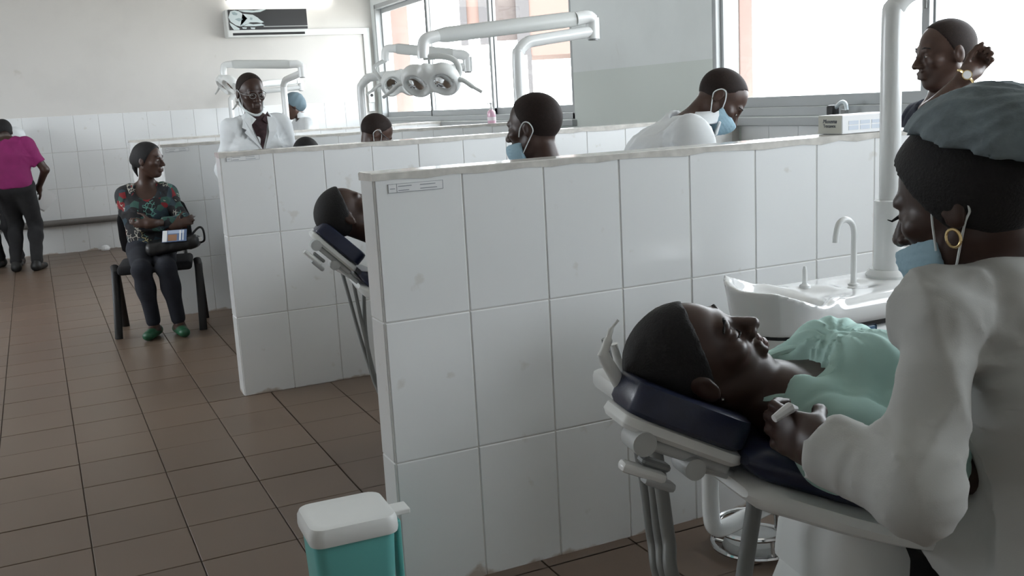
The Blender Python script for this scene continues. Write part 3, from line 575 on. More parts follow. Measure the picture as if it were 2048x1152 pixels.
    hx, hy, hh = LW(holder); b_ = MB(); b_.box((hx, hy, hh), (.08, .15, .036), .012, seg=2); ho = b_.build('instrument_holder', 'white_plastic', t, True)
    b_ = MB(); b_.tube([(hx + .02, hy, hh - .01), (back[1][0] + .1, .03, back[1][1] - .065)], .014, 10); b_.build('holder_arm', 'white_metal', ho, True)
    for i, dy in enumerate((-.045, 0, .045)):
        q = Vector((hx - .02, hy + dy, hh)); b_ = MB()
        if i == 0: b_.tube([q, q + Vector((-.020, -.01, .035)), q + Vector((-.040, -.015, .070)), q + Vector((-.042, -.015, .078))] + spline([q + Vector((-.040, -.015, .084)), q + Vector((-.032, -.013, .102)), q + Vector((-.026, -.012, .118)), q + Vector((-.012, -.012, .134))], 4), [.0125, .012, .011, .011] + [.008] * 5 + [.005] * 4 + [.0025] * 4, 10)
        else: b_.tube([q + Vector((.02, 0, 0)), q + Vector((.008, 0, .045)), q + Vector((.006, 0, .05)), q + Vector((.0, 0, .078))], [.013, .013, .008, .007], 10)
        b_.build('handpiece', 'white_plastic' if i < 2 else 'alu_dark', ho, True)
    for h, r_, mm in hoses: b_ = MB(); b_.tube(spline([LW(p) for p in h], 7), r_, 10); b_.build('hose' if mm == 'hose' else 'support_pipe', mm, t, True)
    return t
C0 = at(1355, 815, 1.73); C1 = at(678, 484, 3.98)
dental_chair(C0, math.radians(-10), 'navy and white reclined dental chair under the nearest patient', float(C0[2]), math.radians(25), [(.075, .765, .24), (.14, .745, .30), (.27, .70, .40), (.45, .65, .45), (.66, .595, .46)], at(1252, 770, 1.80),
    [([at(1262, 790, 1.86), at(1275, 880, 1.87), at(1292, 980, 1.87), at(1305, 1080, 1.87), at(1330, 1180, 1.87), (.45, -.85, .12), (.55, -.95, .06)], .0105, 'hose'), ([at(1283, 800, 1.85), at(1293, 880, 1.84), at(1308, 980, 1.84), at(1320, 1080, 1.84), at(1345, 1180, 1.84), (.47, -.88, .12), (.57, -.97, .06)], .0105, 'hose'),
     ([at(1300, 815, 1.84), at(1310, 890, 1.82), at(1325, 990, 1.81), at(1338, 1080, 1.81), at(1360, 1180, 1.81), (.48, -.92, .12), (.58, -1.0, .06)], .0125, 'hose'), ([at(1512, 945, 1.86), at(1510, 1000, 1.86), at(1500, 1070, 1.86), at(1488, 1150, 1.86), at(1480, 1220, 1.86), (.55, -1.0, .1)], .0155, 'hose'),
     ([at(1420, 905, 2.02), at(1420, 950, 2.04), at(1422, 1020, 2.05), at(1428, 1052, 2.05), at(1448, 1055, 2.06), at(1500, 1030, 2.1), at(1560, 1000, 2.1)], .0175, 'white_metal')])
dental_chair(C1, math.radians(-8), 'navy and white dental chair half hidden behind the nearest partition', float(C1[2]), math.radians(45), [(.06, .74, .24), (.13, .69, .30), (.26, .62, .40), (.44, .56, .45), (.66, .53, .46)], at(684, 522, 4.12),
    [([at(681, 532, 4.1), at(697, 590, 4.1), at(722, 680, 4.1), at(750, 765, 4.1), at(775, 800, 4.1), (.6, 1.3, .06)], .0075, 'hose'), ([at(702, 532, 4.1), at(712, 590, 4.1), at(732, 680, 4.1), at(754, 765, 4.1), at(780, 800, 4.1), (.62, 1.33, .06)], .0075, 'hose'),
     ([at(727, 560, 4.15), at(728, 620, 4.12), at(734, 690, 4.1), at(752, 770, 4.1), at(785, 800, 4.1), (.64, 1.36, .06)], .009, 'hose')])
fc = thing('foot_control', 'chrome ringed round foot control on the floor by the partition', 'foot control', (1.02, -.27, 0))
b_ = MB(); b_.lathe([(.09, 0), (.095, .012), (.085, .035), (.05, .05)], n=28); b_.build('pedal_disc', 'grey_plastic', fc, True)
for z, r_ in ((.02, .125), (.075, .115)): b_ = MB(); b_.tube([(r_ * math.cos(g), r_ * math.sin(g), z) for g in np.linspace(0, 2 * math.pi, 33)[:-1]], .008, 8, closed=True); b_.build('chrome_ring', 'chrome', fc, True)
for g in (.3, 2.4, 4.5): b_ = MB(); b_.tube([(.122 * math.cos(g), .122 * math.sin(g), .018), (.114 * math.cos(g), .114 * math.sin(g), .078)], .007, 8); b_.tube([(.09 * math.cos(g), .09 * math.sin(g), .012), (.122 * math.cos(g), .122 * math.sin(g), .018)], .006, 8); b_.build('bracket', 'chrome', fc, True)

# ---------------------------------------------------------------- visitor chair
vc = thing('visitor_chair', 'black visitor chair with padded back under the seated woman', 'chair', (-.16, 4.41, 0))
L = lambda p: (p[0] + .16, p[1] - 4.41, p[2])
sq = [((-.45, 4.245), (-.375, 4.655), (-.42, 4.33)), ((.065, 4.165), (.14, 4.565), (.085, 4.25))]
for (f0, f1, tp) in sq:
    b_ = MB(); b_.tube([L((*f0, 0)), L((tp[0], tp[1] - .04, .43)), L((tp[0], tp[1], .455))], .017, 10, flat=1.5); b_.build('leg', 'black_plastic', vc, True)
    b_ = MB(); b_.tube([L((*f1, 0)), L((tp[0] + .01, tp[1] + .06, .43)), L((tp[0], tp[1], .455))], .017, 10, flat=1.5); b_.build('leg', 'black_plastic', vc, True)
b_ = MB(); M = Matrix.Translation(L((-.155, 4.405, .435))) @ Matrix.Rotation(math.radians(-9), 4, 'Z'); b_.box((0, 0, 0), (.46, .43, .06), .025, M, 3); b_.build('seat', 'black_fabric', vc, True)
b_ = MB(); rings = []
for z, w, dy in ((.50, .20, 0), (.52, .225, .0), (.60, .235, .004), (.72, .235, .02), (.80, .21, .035), (.835, .17, .04), (.845, .12, .042)):
    rings.append([(-.115 + x, 4.635 + dy + y + .05 * (1 - (x / .24) ** 2) - .02, z) for x, y in [(w * math.cos(g), .022 * math.sin(g)) for g in np.linspace(0, 2 * math.pi, 25)[:-1]]])
b_.loft([[L(p) for p in r] for r in rings]); b_.build('backrest', 'black_fabric', vc, True)
for x in (-.30, .07): b_ = MB(); b_.tube(spline([L((x, 4.52, .42)), L((x, 4.66, .44)), L((x, 4.69, .52)), L((x, 4.69, .62))], 4), .013, 10); b_.build('back_support', 'black_plastic', vc, True)
# ---------------------------------------------------------------- people
A = lambda *v: np.array(v, float)
def nrm(v): v = np.array(v, float); return v / np.linalg.norm(v)
UP = A(0, 0, 1)
def skin(name, col, rough=.42): return mat(name, col, rough, spec=.45, noise=.12, nscale=18)
skin('skin_dark', (.045, .0215, .015)); skin('skin_mid', (.064, .033, .0235))
mat('hair', (.006, .0055, .006), .75, noise=.3, nscale=90, bump=.25, bscale=260); mat('shaved', (.022, .0145, .0125), .7, spec=.2, noise=.2, nscale=120, bump=.1, bscale=400)
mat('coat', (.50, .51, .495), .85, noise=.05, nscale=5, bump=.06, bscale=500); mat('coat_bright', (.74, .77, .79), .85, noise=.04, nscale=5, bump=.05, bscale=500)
mat('mask_blue', (.33, .50, .60), .8, bump=.1, bscale=120); mat('mask_white', (.74, .79, .80), .8); mat('lip', (.10, .045, .04), .4); mat('eye_white', (.55, .52, .48), .25); mat('iris', (.01, .008, .007), .15)
mat('denim', (.012, .014, .022), .9, noise=.2, nscale=25); mat('trousers', (.016, .016, .018), .9, noise=.2, nscale=20); mat('magenta', (.21, .012, .105), .85, noise=.12, nscale=10); mat('mint', (.44, .66, .61), .8, noise=.06, nscale=8)
mat('navy_shirt', (.015, .019, .035), .9); mat('gold', (.75, .58, .30), .25, metal=1); mat('shoe_black', (.012, .012, .012), .5); mat('shoe_green', (.014, .085, .04), .4); mat('sole', (.55, .53, .50), .8); mat('light_blue_shirt', (.20, .36, .48), .85)
def frame_of(f, up=UP): f = nrm(f); r = nrm(np.cross(f, up)); return f, r, np.cross(r, f)
def ik(a, b, l1, l2, pole):
    d = b - a; L = np.linalg.norm(d); dr = d / L; L = min(L, (l1 + l2) * .998); x = (l1 * l1 - l2 * l2 + L * L) / (2 * L); h = math.sqrt(max(l1 * l1 - x * x, 0)); p = np.array(pole, float); p = nrm(p - dr * (p @ dr)); return a + dr * x + p * h, a + dr * L
def folds(amp, seed=0, fr=34., axis=None):
    """cloth creases: sharp-crested ridges that wander, broken up by a slow mask"""
    g = np.random.default_rng(seed); ds = [nrm(g.normal(size=3)) for _ in range(6)]
    if axis is not None:
        for i in (0, 1, 4): ds[i] = nrm(ds[i] - .8 * np.array(axis) * (ds[i] @ np.array(axis)))
    def fn(x, y, z):
        q = [d[0] * x + d[1] * y + d[2] * z for d in ds]; rg = lambda v: 1 - 2 * np.abs(np.sin(v)) ** .7
        m1 = .5 + .5 * np.sin(7 * q[3] + 3 * q[5]); m2 = .5 + .5 * np.sin(8 * q[2] - 2 * q[4] + 1)
        return (-amp * (rg(fr * .55 * q[0] + 1.6 * np.sin(fr * .25 * q[2])) * m1 + rg(fr * .7 * q[1] + 1.5 * np.sin(fr * .22 * q[3]) + 1) * m2 * .8 + .5 * np.sin(fr * 1.5 * q[4] + 2 * np.sin(fr * .4 * q[5])))).astype(f32)
    return fn
def radial(c, u, v, amp, n, rad):                  # folds fanning out of one point (armpit, elbow)
    def fn(x, y, z):
        p = (x - c[0], y - c[1], z - c[2]); a = sum(p[i] * u[i] for i in range(3)); b = sum(p[i] * v[i] for i in range(3)); dd = p[0] ** 2 + p[1] ** 2 + p[2] ** 2
        return (amp * (np.abs(np.sin(n * np.arctan2(a, b))) ** .7 - .5) * np.exp(-dd / rad ** 2) * np.clip(np.sqrt(a * a + b * b) / .03, 0, 1)).astype(f32)
    return fn
def seam(c, n, rad, amp=.005, w=.008):            # sewn seam: a shallow groove in a plane, near one joint
    n = nrm(n)
    def fn(x, y, z): p = (x - c[0], y - c[1], z - c[2]); hh = p[0] * n[0] + p[1] * n[1] + p[2] * n[2]; dd = p[0] ** 2 + p[1] ** 2 + p[2] ** 2; return (amp * np.exp(-(hh / w) ** 2) * np.clip((rad ** 2 - dd) / (.4 * rad ** 2), 0, 1)).astype(f32)
    return fn
class Head:
    def __init__(s, c, face, s_=1., up=UP): s.c = np.array(c, float); s.f, s.r, s.u = frame_of(face, up); s.s = s_; s.R = np.array([s.f, s.r, s.u])
    def p(s, f, r, u): return s.c + s.s * (s.f * f + s.r * r + s.u * u)
    def skull(s, F, grow=0., k=.02): F.ell(s.p(-.012, 0, .03), np.array((.100, .077, .090)) * s.s + grow, k, s.R)
    def build(s, F, closed=False, detail=True, ears=True):
        P, q = s.p, s.s; s.skull(F); F.ell(P(.026, 0, -.04), np.array((.066, .058, .074)) * q, .03, s.R); F.ell(P(.060, 0, -.094), np.array((.024, .026, .022)) * q, .025, s.R)
        for d in (-1, 1):
            F.cone(P(-.005, .052 * d, -.05), P(.05, .022 * d, -.098), .018 * q, .018 * q, .025); F.ell(P(.060, .043 * d, -.018), np.array((.024, .022, .02)) * q, .018, s.R)
        if detail:
            F.cone(P(.080, -.032, .022), P(.080, .032, .022), .013 * q, .013 * q, .014)
            for d in (-1, 1): F.ell(P(.098, .032 * d, .001), np.array((.020, .019, .013)) * q, .012, s.R, 's')
            for d in (-1, 1): F.ell(P(.0755, .031 * d, .0), np.array((.0145, .016, .0135)) * q, .005, s.R)
            F.cone(P(.088, 0, .010), P(.112, 0, -.030), .0085 * q, .0125 * q, .010)
            for d in (-1, 1): F.ell(P(.098, .0145 * d, -.033), np.array((.013, .010, .009)) * q, .006, s.R)
            F.cone(P(.091, -.018, -.057), P(.091, .018, -.057), .0075 * q, .0075 * q, .008, s.f, 1.25); F.cone(P(.090, -.016, -.072), P(.090, .016, -.072), .0088 * q, .0088 * q, .008, s.f, 1.15)
            F.cone(P(.105, -.022, -.0645), P(.105, .022, -.0645), .0028, .0028, .004, mode='s')
        if ears:
            for d in (-1, 1): F.ell(P(-.012, .079 * d, -.006), np.array((.019, .008, .031)) * q, .008, s.R); F.ell(P(-.008, .089 * d, -.004), np.array((.009, .006, .016)) * q, .004, s.R, 's')
    def box(s, m=.14): return (s.c - m * s.s, s.c + m * s.s)
    def hair(s, grow=.006, front=.062, back=-.075, low=.0):
        F = Field(); s.skull(F, grow); F.plane(s.p(front, 0, .075 + low), nrm(s.f * 1.0 - s.u * .55)); F.plane(s.p(-.05, 0, back), -s.u)
        return F
def hand(F, w, d, lat, curl=.5, k=.006, q=1., spread=1., thumb=.5):
    """palm, four fingers of unequal length and a thumb off the side of the palm; lat points to the thumb side"""
    d = nrm(d); lat = nrm(lat - d * (lat @ d)); n = np.cross(d, lat); n = n * HS[0]; R = np.array([d, lat, n])
    F.ell(w + d * .045 * q, np.array((.052, .040, .016)) * q, .02, R); F.cone(w - d * .02 * q, w + d * .02 * q, .024 * q, .026 * q, .02, lat, 1.25)
    for o, st, ln in ((.029, .084, 1.0), (.010, .090, 1.1), (-.010, .086, 1.02), (-.028, .076, .82)):
        p = w + (d * st + lat * o * spread) * q; th = curl * .5
        for L, r in ((.042, .0095), (.027, .0088), (.021, .008)):
            dr = d * math.cos(th) - n * math.sin(th); e = p + dr * L * ln * q; F.cone(p, e, r * q, r * .93 * q, k); p = e; th += curl
    p = w + (d * .022 + lat * .030 - n * .006) * q; dr = nrm(d * .62 + lat * (.75 - .5 * thumb) - n * .55 * thumb)
    for L, r in ((.042, .012), (.032, .0105), (.024, .0092)): e = p + dr * L * q; F.cone(p, e, r * q, r * .93 * q, k); p = e; dr = nrm(dr + d * .25 - lat * .35 * thumb - n * .2)
HS = [1]
class Fig:
    """joints of one figure; f = facing (horizontal), t = spine direction"""
    def __init__(s, pelvis, f, t, head, face, q=1., headq=1., sw=.18, hw=.085, headup=UP, spine=.50):
        s.q = q; s.pel = np.array(pelvis, float); s.f = nrm(f); s.r = nrm(np.cross(s.f, UP)); s.t = nrm(t); s.neck = s.pel + s.t * spine * q; s.chest = s.pel + s.t * spine * .62 * q; s.waist = s.pel + s.t * spine * .27 * q
        s.head = Head(head, face, headq, headup); s.sh = {d: s.neck - s.t * .068 * q + s.r * sw * q * d for d in (-1, 1)}; s.hip = {d: s.pel - s.t * .03 + s.r * hw * q * d for d in (-1, 1)}; s.arm = {}; s.leg = {}; s.handspec = {}; s.female = False
    def set_arm(s, d, wrist, pole, hdir=None, lat=None, curl=.5, l1=.285, l2=.25, thumb=.5):
        e, w = ik(s.sh[d], np.array(wrist, float), l1 * s.q, l2 * s.q, pole); s.arm[d] = (e, w); s.handspec[d] = (nrm(w - e) if hdir is None else nrm(hdir), np.array((0, 0, 1.) if lat is None else lat, float), curl, thumb)
    def set_leg(s, d, ankle, pole, toe): k, a = ik(s.hip[d], np.array(ankle, float), .42 * s.q, .41 * s.q, pole); s.leg[d] = (k, a, nrm(toe))
    def torso(s, F, g=0., k=.05, top=True):
        q = s.q; F.cone(s.pel, s.waist, .108 * q + g, .098 * q + g, k, s.r, 1.42); F.cone(s.waist, s.chest, .098 * q + g, .112 * q + g, k, s.r, 1.38)
        if top: F.cone(s.chest, s.neck - s.t * .05 * q, .110 * q + g, .062 * q + g, k, s.r, 1.7)
        for d in (-1, 1): F.cone(s.neck - s.t * .03 * q + s.r * .05 * d, s.sh[d], .048 * q + g, .058 * q + g, k)
    def body(s, closed=False, detail=True, hands=True, ears=True, feet=True, thin=(-1, 1)):
        F = Field(); q = s.q; s.torso(F); h = s.head
        F.cone(s.neck - s.t * .02, h.p(-.02, 0, -.045), .056 * q, .050 * q, .035)
        for d, (e, w) in s.arm.items():
            z_ = .72 if d in thin else 1.; F.cone(s.sh[d], e, .050 * q * z_, .040 * q * z_, .03); F.cone(e, w, .040 * q * z_, .026 * q, .02)
            if hands: hd, lat, curl, th = s.handspec[d]; HS[0] = d; hand(F, w, hd, lat, curl, q=q, thumb=th)
        for d, (k, a, toe) in s.leg.items():
            F.cone(s.hip[d], k, .085 * q, .056 * q, .05); F.cone(k, a, .054 * q, .034 * q, .03); F.ell((k + a) / 2 + (k - a) * .18 - s.f * .012, (.05, .05, .09), .03)
            if feet: F.cone(a - A(0, 0, .045), a + toe * .13 * q - A(0, 0, .055), .034, .026, .03, np.cross(toe, UP), 1.3)
        h.build(F, closed, detail, ears); return F
    def coat(s, g=.016, sleeve=1., hem=None, hemw=.2, amp=.004, seed=1, arms=(-1, 1), cuff=.05, neck=.075, thigh=0., ka=.05, ar=1.):
        F = Field(); s.torso(F, g, .06); q = s.q * ar
        for d in arms:
            if d not in s.arm: continue
            e, w = s.arm[d]; F.cone(s.sh[d], e, .060 * q, .054 * q, ka)
            if sleeve > .5: F.cone(e, e + (w - e) * min(1, (sleeve - .5) * 2), .054 * q, cuff * q, .03, flat=True)
            else: F.ops.pop(); F.cone(s.sh[d], s.sh[d] + (e - s.sh[d]) * sleeve * 2, .062 * q, .060 * q, ka, flat=sleeve < .5)
        q = s.q
        if thigh:
            for d, (k, a, toe) in s.leg.items(): F.cone(s.hip[d], s.hip[d] + (k - s.hip[d]) * thigh, .105 * q, .092 * q, .06)
        if hem is not None: F.cone(s.pel, A(s.pel[0], s.pel[1], hem) , .115 * q, hemw * q * .75, .06, s.r, 1.3); F.plane(A(0, 0, hem), A(0, 0, -1))
        F.warp(folds(amp, seed, axis=s.t))
        for d in arms:
            if d in s.arm: F.warp(radial(s.sh[d] - s.r * .05 * d - s.t * .09, s.r, s.t, amp * 1.6, 5, .13)); F.warp(radial(s.arm[d][0], nrm(np.cross(s.r, s.t)), s.t, amp * 1.6, 6, .10))
        for d in arms:
            if d in s.arm: F.warp(seam(s.sh[d] - s.r * .012 * d, s.r * d * .8 + s.t * .35, .16))
        c = s.neck + s.t * .05 * q + s.f * .012; F.cone(s.neck + s.t * .0, c + s.t * .10, neck * q, neck * q * 1.25, .015, mode='s')
        return F
    def trousers(s, g=.012, amp=.003, seed=4, frac=.95, k=.04, mt='trousers'):
        F = Field(); q = s.q; F.cone(s.pel, s.pel + s.t * .09, .113 * q + g * .4, .103 * q + g * .4, .05, s.r, 1.42)
        for d, (kn, a, toe) in s.leg.items(): F.cone(s.hip[d], kn, .088 * q + g, .060 * q + g, .05); F.cone(kn, kn + (a - kn) * frac, .058 * q + g, .044 * q + g, .03); F.ell((kn + a) / 2 + (kn - a) * .18 - s.f * .012, (.055 + g, .055 + g, .09), .03)
        F.warp(folds(amp, seed, 40)); return F
    def shoes(s, par, m, low=False):
        for d, (k, a, toe) in s.leg.items():
            z0 = a[2] - .085; lat = np.cross(toe, UP); F = Field(); c = a - toe * .03; F.cone(A(c[0], c[1], z0 + .035), np.append((a + toe * .135)[:2], z0 + .03), .036, .030, .02, lat, 1.2)
            if not low: F.cone(A(c[0], c[1], z0 + .05), A(a[0], a[1], a[2] + .01), .042, .044, .03)
            else: F.ell((a + toe * .03 + A(0, 0, .02)), (.05, .05, .045), .01, mode='s')
            F.plane(A(0, 0, z0), A(0, 0, -1)); sdf_obj('shoe', F, m, par, .007)
    def handboxes(s, ds=(-1, 1)):
        o = []
        for d in ds: w = s.arm[d][1]; c = w + s.handspec[d][0] * .08; o.append((c - .1, c + .1))
        return o
def person(label, fig, group=None, foot=None):
    f = fig.pel if foot is None else foot; return thing('person', label, 'person', (float(f[0]), float(f[1]), 0), 0, group)
def done(t):                                        # parts were built in world space; hang them on the thing at its foot
    for c in t.children: c.location = c.location - t.location
def facebits(t, h, brow=True, eyes=True, lips=True):
    if eyes:
        for d in (-1, 1):
            m_ = MB(); c = Vector(h.p(.0795, .031 * d, .0)); 
            bm = bmesh.new(); bmesh.ops.create_uvsphere(bm, u_segments=12, v_segments=8, radius=1); v = [tuple(c + Vector(h.r) * p.co.x * .0115 * h.s + Vector(h.u) * p.co.z * .0055 * h.s + Vector(h.f) * p.co.y * .0125 * h.s) for p in bm.verts]; f = [tuple(q.index for q in p.verts) for p in bm.faces]; bm.free(); m_.add(v, f); e = m_.build('eye', 'eye_white', t, True)
            m_ = MB(); c2 = c + Vector(h.f) * .0118 * h.s; N = 10; m_.add([tuple(c2 + Vector(h.f) * .0012)] + [tuple(c2 + Vector(h.r) * .005 * math.cos(g) * h.s + Vector(h.u) * .005 * math.sin(g) * h.s - Vector(h.f) * .0008) for g in np.linspace(0, 2 * math.pi, N + 1)[:-1]], [(0, 1 + i, 1 + (i + 1) % N) for i in range(N)]); m_.build('iris', 'iris', e, True)
    if brow:
        for d in (-1, 1): m_ = MB(); m_.tube([h.p(.090, .014 * d, .026), h.p(.090, .032 * d, .031), h.p(.076, .050 * d, .026)], [.003, .0034, .0018], 8); m_.build('eyebrow', 'hair', t, True)
def mask_field(h, lowered=0., tilt=0., grow=.010):
    """pleated mask: a shell over nose, mouth and chin; lowered slides it under the chin"""
    F = Field(); o = -lowered; F.ell(h.p(.034, 0, -.052 + o), np.array((.075, .060, .056)) * h.s + grow, .01, h.R); F.cone(h.p(.075, 0, -.02 + o), h.p(.098, 0, -.036 + o), .016, .020, .03); F.ell(h.p(.05, 0, -.095 + o), np.array((.034, .04, .03)) * h.s, .03, h.R)
    F.plane(h.p(0, 0, -.012 + o), nrm(h.u * 1 + h.f * .1)); F.plane(h.p(.030, 0, 0), -h.f); fr = 520.
    F.warp(lambda x, y, z: (.0012 * np.sin(fr * ((x - h.c[0]) * h.u[0] + (y - h.c[1]) * h.u[1] + (z - h.c[2]) * h.u[2]))).astype(f32)); return F
def loops(t, h, lowered=0., m='mask_white', rad=.0016):
    for d in (-1, 1):
        for a, b in ((.020, -.03), (-.05, -.095)):
            pass
        top = h.p(-.004, .084 * d, .020); bk = h.p(-.034, .080 * d, -.012)
        p1 = h.p(.034, .066 * d, -.028 - lowered); p2 = h.p(.030, .060 * d, -.088 - lowered)
        m_ = MB(); m_.tube(spline([p1, h.p(.018, .078 * d, .0), top, h.p(-.024, .082 * d, .014), bk, h.p(-.018, .076 * d, -.035), p2], 5), rad, 6); m_.build('ear_loop', m, t, True)
def chin_mask(t, h, m):
    P = [h.p(-.002, .077, -.035), h.p(.02, .070, -.072), h.p(.052, .048, -.106), h.p(.078, .02, -.121), h.p(.084, 0, -.124), h.p(.078, -.02, -.121), h.p(.052, -.048, -.106), h.p(.02, -.070, -.072), h.p(-.002, -.077, -.035)]
    m_ = MB(); m_.tube(spline(P, 5), [.004] * 3 + [.010] * 6 + [.016] * 23 + [.010] * 6 + [.004] * 3, 10, flat=.55); m_.build('face_mask', m, t, True)
def collar(t, fig, m, R=.075, h=.028, open_ang=.7, tilt=.25, name='collar', z=.03):
    f, r, u = fig.f, fig.r, nrm(fig.t + fig.f * tilt * -.2); c = fig.neck + fig.t * z * fig.q + fig.f * .008; V = []; Fc = []; N = 26
    for i in range(N + 1):
        g = open_ang + (2 * math.pi - 2 * open_ang) * i / N; dr = f * math.cos(g) + r * math.sin(g) * 1.08; e = h * (1.0 if .08 < i / N < .92 else 1.35)
        for rad, hh in ((R, -.012), (R * .94, e * .75), (R * 1.0, e), (R * 1.16, e * .45), (R * 1.26, -.018), (R * 1.16, -.022)): V.append(c + dr * rad * fig.q + u * hh - f * (.02 * math.cos(g) * (hh > 0)) * 0)
    for i in range(N):
        for q in range(6): Fc.append((i * 6 + q, i * 6 + (q + 1) % 6, (i + 1) * 6 + (q + 1) % 6, (i + 1) * 6 + q))
    Fc += [(5, 4, 3, 2, 1, 0), tuple(N * 6 + q for q in range(6))]; m_ = MB(); m_.add(V, Fc); return m_.build(name, m, t, True)
def drape(t, name, m, fig, pts, off=.0, thick=.006, kind=None):
    """flat cloth panel on the chest: pts = (side, up the spine, forward) polygon"""
    V = [fig.neck + fig.r * a + fig.t * b + fig.f * (c + off) for a, b, c in pts]; n = len(V); nn = fig.f * thick; m_ = MB(); m_.add([v + nn for v in V] + V, [tuple(range(n)), tuple(range(n, 2 * n))[::-1]] + [(i, (i + 1) % n, n + (i + 1) % n, n + i) for i in range(n)]); return m_.build(name, m, t)
def stool(label, p, z, m='navy_vinyl'):
    t = thing('round_stool', label, 'stool', (float(p[0]), float(p[1]), 0)); m_ = MB(); m_.lathe([(.12, z - .07), (.14, z - .06), (.15, z - .03), (.14, z - .005), (.10, z)], n=28); m_.build('seat', m, t, True); m_ = MB(); m_.lathe([(.03, .07), (.03, .3), (.02, .31), (.02, z - .06)], n=16); m_.build('post', 'chrome', t, True)
    for i in range(5): g = i * 1.2566; m_ = MB(); m_.tube([(0, 0, .09), (.22 * math.cos(g), .22 * math.sin(g), .062)], [.022, .014], 10); m_.tube([(.22 * math.cos(g), .22 * math.sin(g), .065), (.22 * math.cos(g), .22 * math.sin(g), .0)], [.012, .024], 10); m_.build('foot', 'dark', t, True)
    return t
def stand_legs(F, foot, f, sp=.10, step=.0):
    r = F.r
    for d in (-1, 1): F.set_leg(d, np.append(np.array(foot[:2]) + r[:2] * sp * d + np.array(f[:2]) * step * d, .085), f, nrm(np.array(f) + r * .15 * d))

# ---- the clinician in the foreground, sitting on a stool
fb = nrm((-.46, .89, 0)); N0 = at(2050, 512, 1.53); tt = nrm(UP * .95 + fb * .24)
H0 = at(1932, 402, 1.48); g = Fig(N0 - tt * .49, fb, tt, H0, nrm((-.33 * .95, .94 * .95, -.30)), 1.0, 1.0, sw=.165, headup=UP, spine=.49)
C = person('dental clinician in white coat and blue-grey bouffant cap bending over the nearest patient', g)
g.sh[-1] = at(1882, 640, 1.43); el = at(1832, 985, 1.345); wl = at(1648, 893, 1.47); g.arm[-1] = (el, wl); g.handspec[-1] = (nrm(at(1550, 855, 1.56) - wl), A(.15, .1, 1), .62, 1.15)
g.set_arm(1, at(1960, 800, 1.78), (.6, -.3, -.8), nrm((-.5, .7, .0)), A(-.3, 0, 1), .6, l1=.27, l2=.235)
for d in (-1, 1): g.set_leg(d, np.append((g.pel + A(.02, .26, 0) + g.r * .10 * d)[:2], .27), A(.05, 1, .6), A(.05, 1, 0))
b_ = sdf_obj('body', g.body(), 'skin_dark', C, .013, [g.head.box(.15), g.handboxes((-1,))[0]], .0055)
h = g.head; sdf_obj('hair', h.hair(.013, .066, -.085, .0), 'hair', C, .006)
F = g.coat(.018, .5, .36, .30, .0075, 3, cuff=.047, neck=.07, thigh=.55, ka=.016); e, w = g.arm[-1]; F.warp(radial(g.sh[-1] + g.t * .02, nrm(e - g.sh[-1]), nrm(CR), .005, 4, .16))
F.cone(e, e + (w - e) * .72, .056, .050, .03); F.cone(e + (w - e) * .62, e + (w - e) * .97, .053, .056, .006, flat=True); F.cone(e + (w - e) * .88, e + (w - e) * 1.3, .040, .046, .004, mode='s'); F.cone(g.arm[1][0], g.arm[1][1], .055, .046, .03)
F.warp(seam(g.neck - g.t * .2 - g.f * .1, g.r, .35, .004, .007)); F.warp(radial(e + (w - e) * .5, nrm(np.cross(w - e, UP)), nrm(w - e), .005, 5, .10)); sdf_obj('lab_coat', F, 'coat', C, .0085)
collar(C, g, 'coat', .082, .036, .8, z=.062)
sdf_obj('trousers', g.trousers(.008, .003, 5), 'trousers', C, .014); g.shoes(C, 'shoe_black')
F = Field(); Rc = h.R; F.ell(h.p(-.028, 0, .070), (.100, .092, .092), .03, Rc); F.ell(h.p(-.085, 0, .048), (.085, .092, .088), .04, Rc); pl0 = h.p(-.03, 0, .080); F.plane(pl0, nrm(h.f * .52 - h.u * .85), .004)
def pleat(x, y, z, c=h.p(.05, 0, .07), h=h):
    a = (x - c[0]) * h.r[0] + (y - c[1]) * h.r[1] + (z - c[2]) * h.r[2]; b = (x - c[0]) * h.u[0] + (y - c[1]) * h.u[1] + (z - c[2]) * h.u[2]; d = (x - c[0]) * h.f[0] + (y - c[1]) * h.f[1] + (z - c[2]) * h.f[2]
    th = np.arctan2(a, b + .5 * d + .12); return (.004 * (np.abs(np.sin(15 * th + 1.2 * np.sin(32 * d))) ** .6 - .5) + .002 * np.sin(60 * d + 5 * th)).astype(f32)
F.warp(pleat)
mat('cap_blue', (.17, .215, .24), .75, noise=.3, nscale=26, bump=.3, bscale=60); capo = sdf_obj('bouffant_cap', F, 'cap_blue', C, .005)
F = mask_field(h, .022, 0, .009); sdf_obj('face_mask', F, 'mask_blue', C, .005); loops(C, h, .03, rad=.0018)
m_ = MB(); ec = Vector(h.p(-.004, -.086, -.046)); m_.tube([ec + Vector(h.f) * .010 * math.cos(q) + Vector(h.u) * .013 * math.sin(q) for q in np.linspace(0, 2 * math.pi, 21)[:-1]], .0022, 8, closed=True); m_.build('hoop_earring', 'gold', C, True)
m_ = MB(); m_.tube([h.p(.086, -.036, .004), h.p(.098, -.040, .0), h.p(.103, -.042, .004)], [.003, .0016, .0006], 6); m_.build('eyelash', 'hair', C, True)
for i in range(6):
    q = -2.5 + i * .32; c = Vector(g.neck + g.t * .085 + g.f * math.cos(q) * .062 + g.r * math.sin(q) * .066); m_ = MB(); m_.lathe([(.0005, -.004), (.004, -.002), (.004, .002), (.0005, .004)], c=tuple(c), n=8); m_.build('bead', 'white_plastic', C, True)
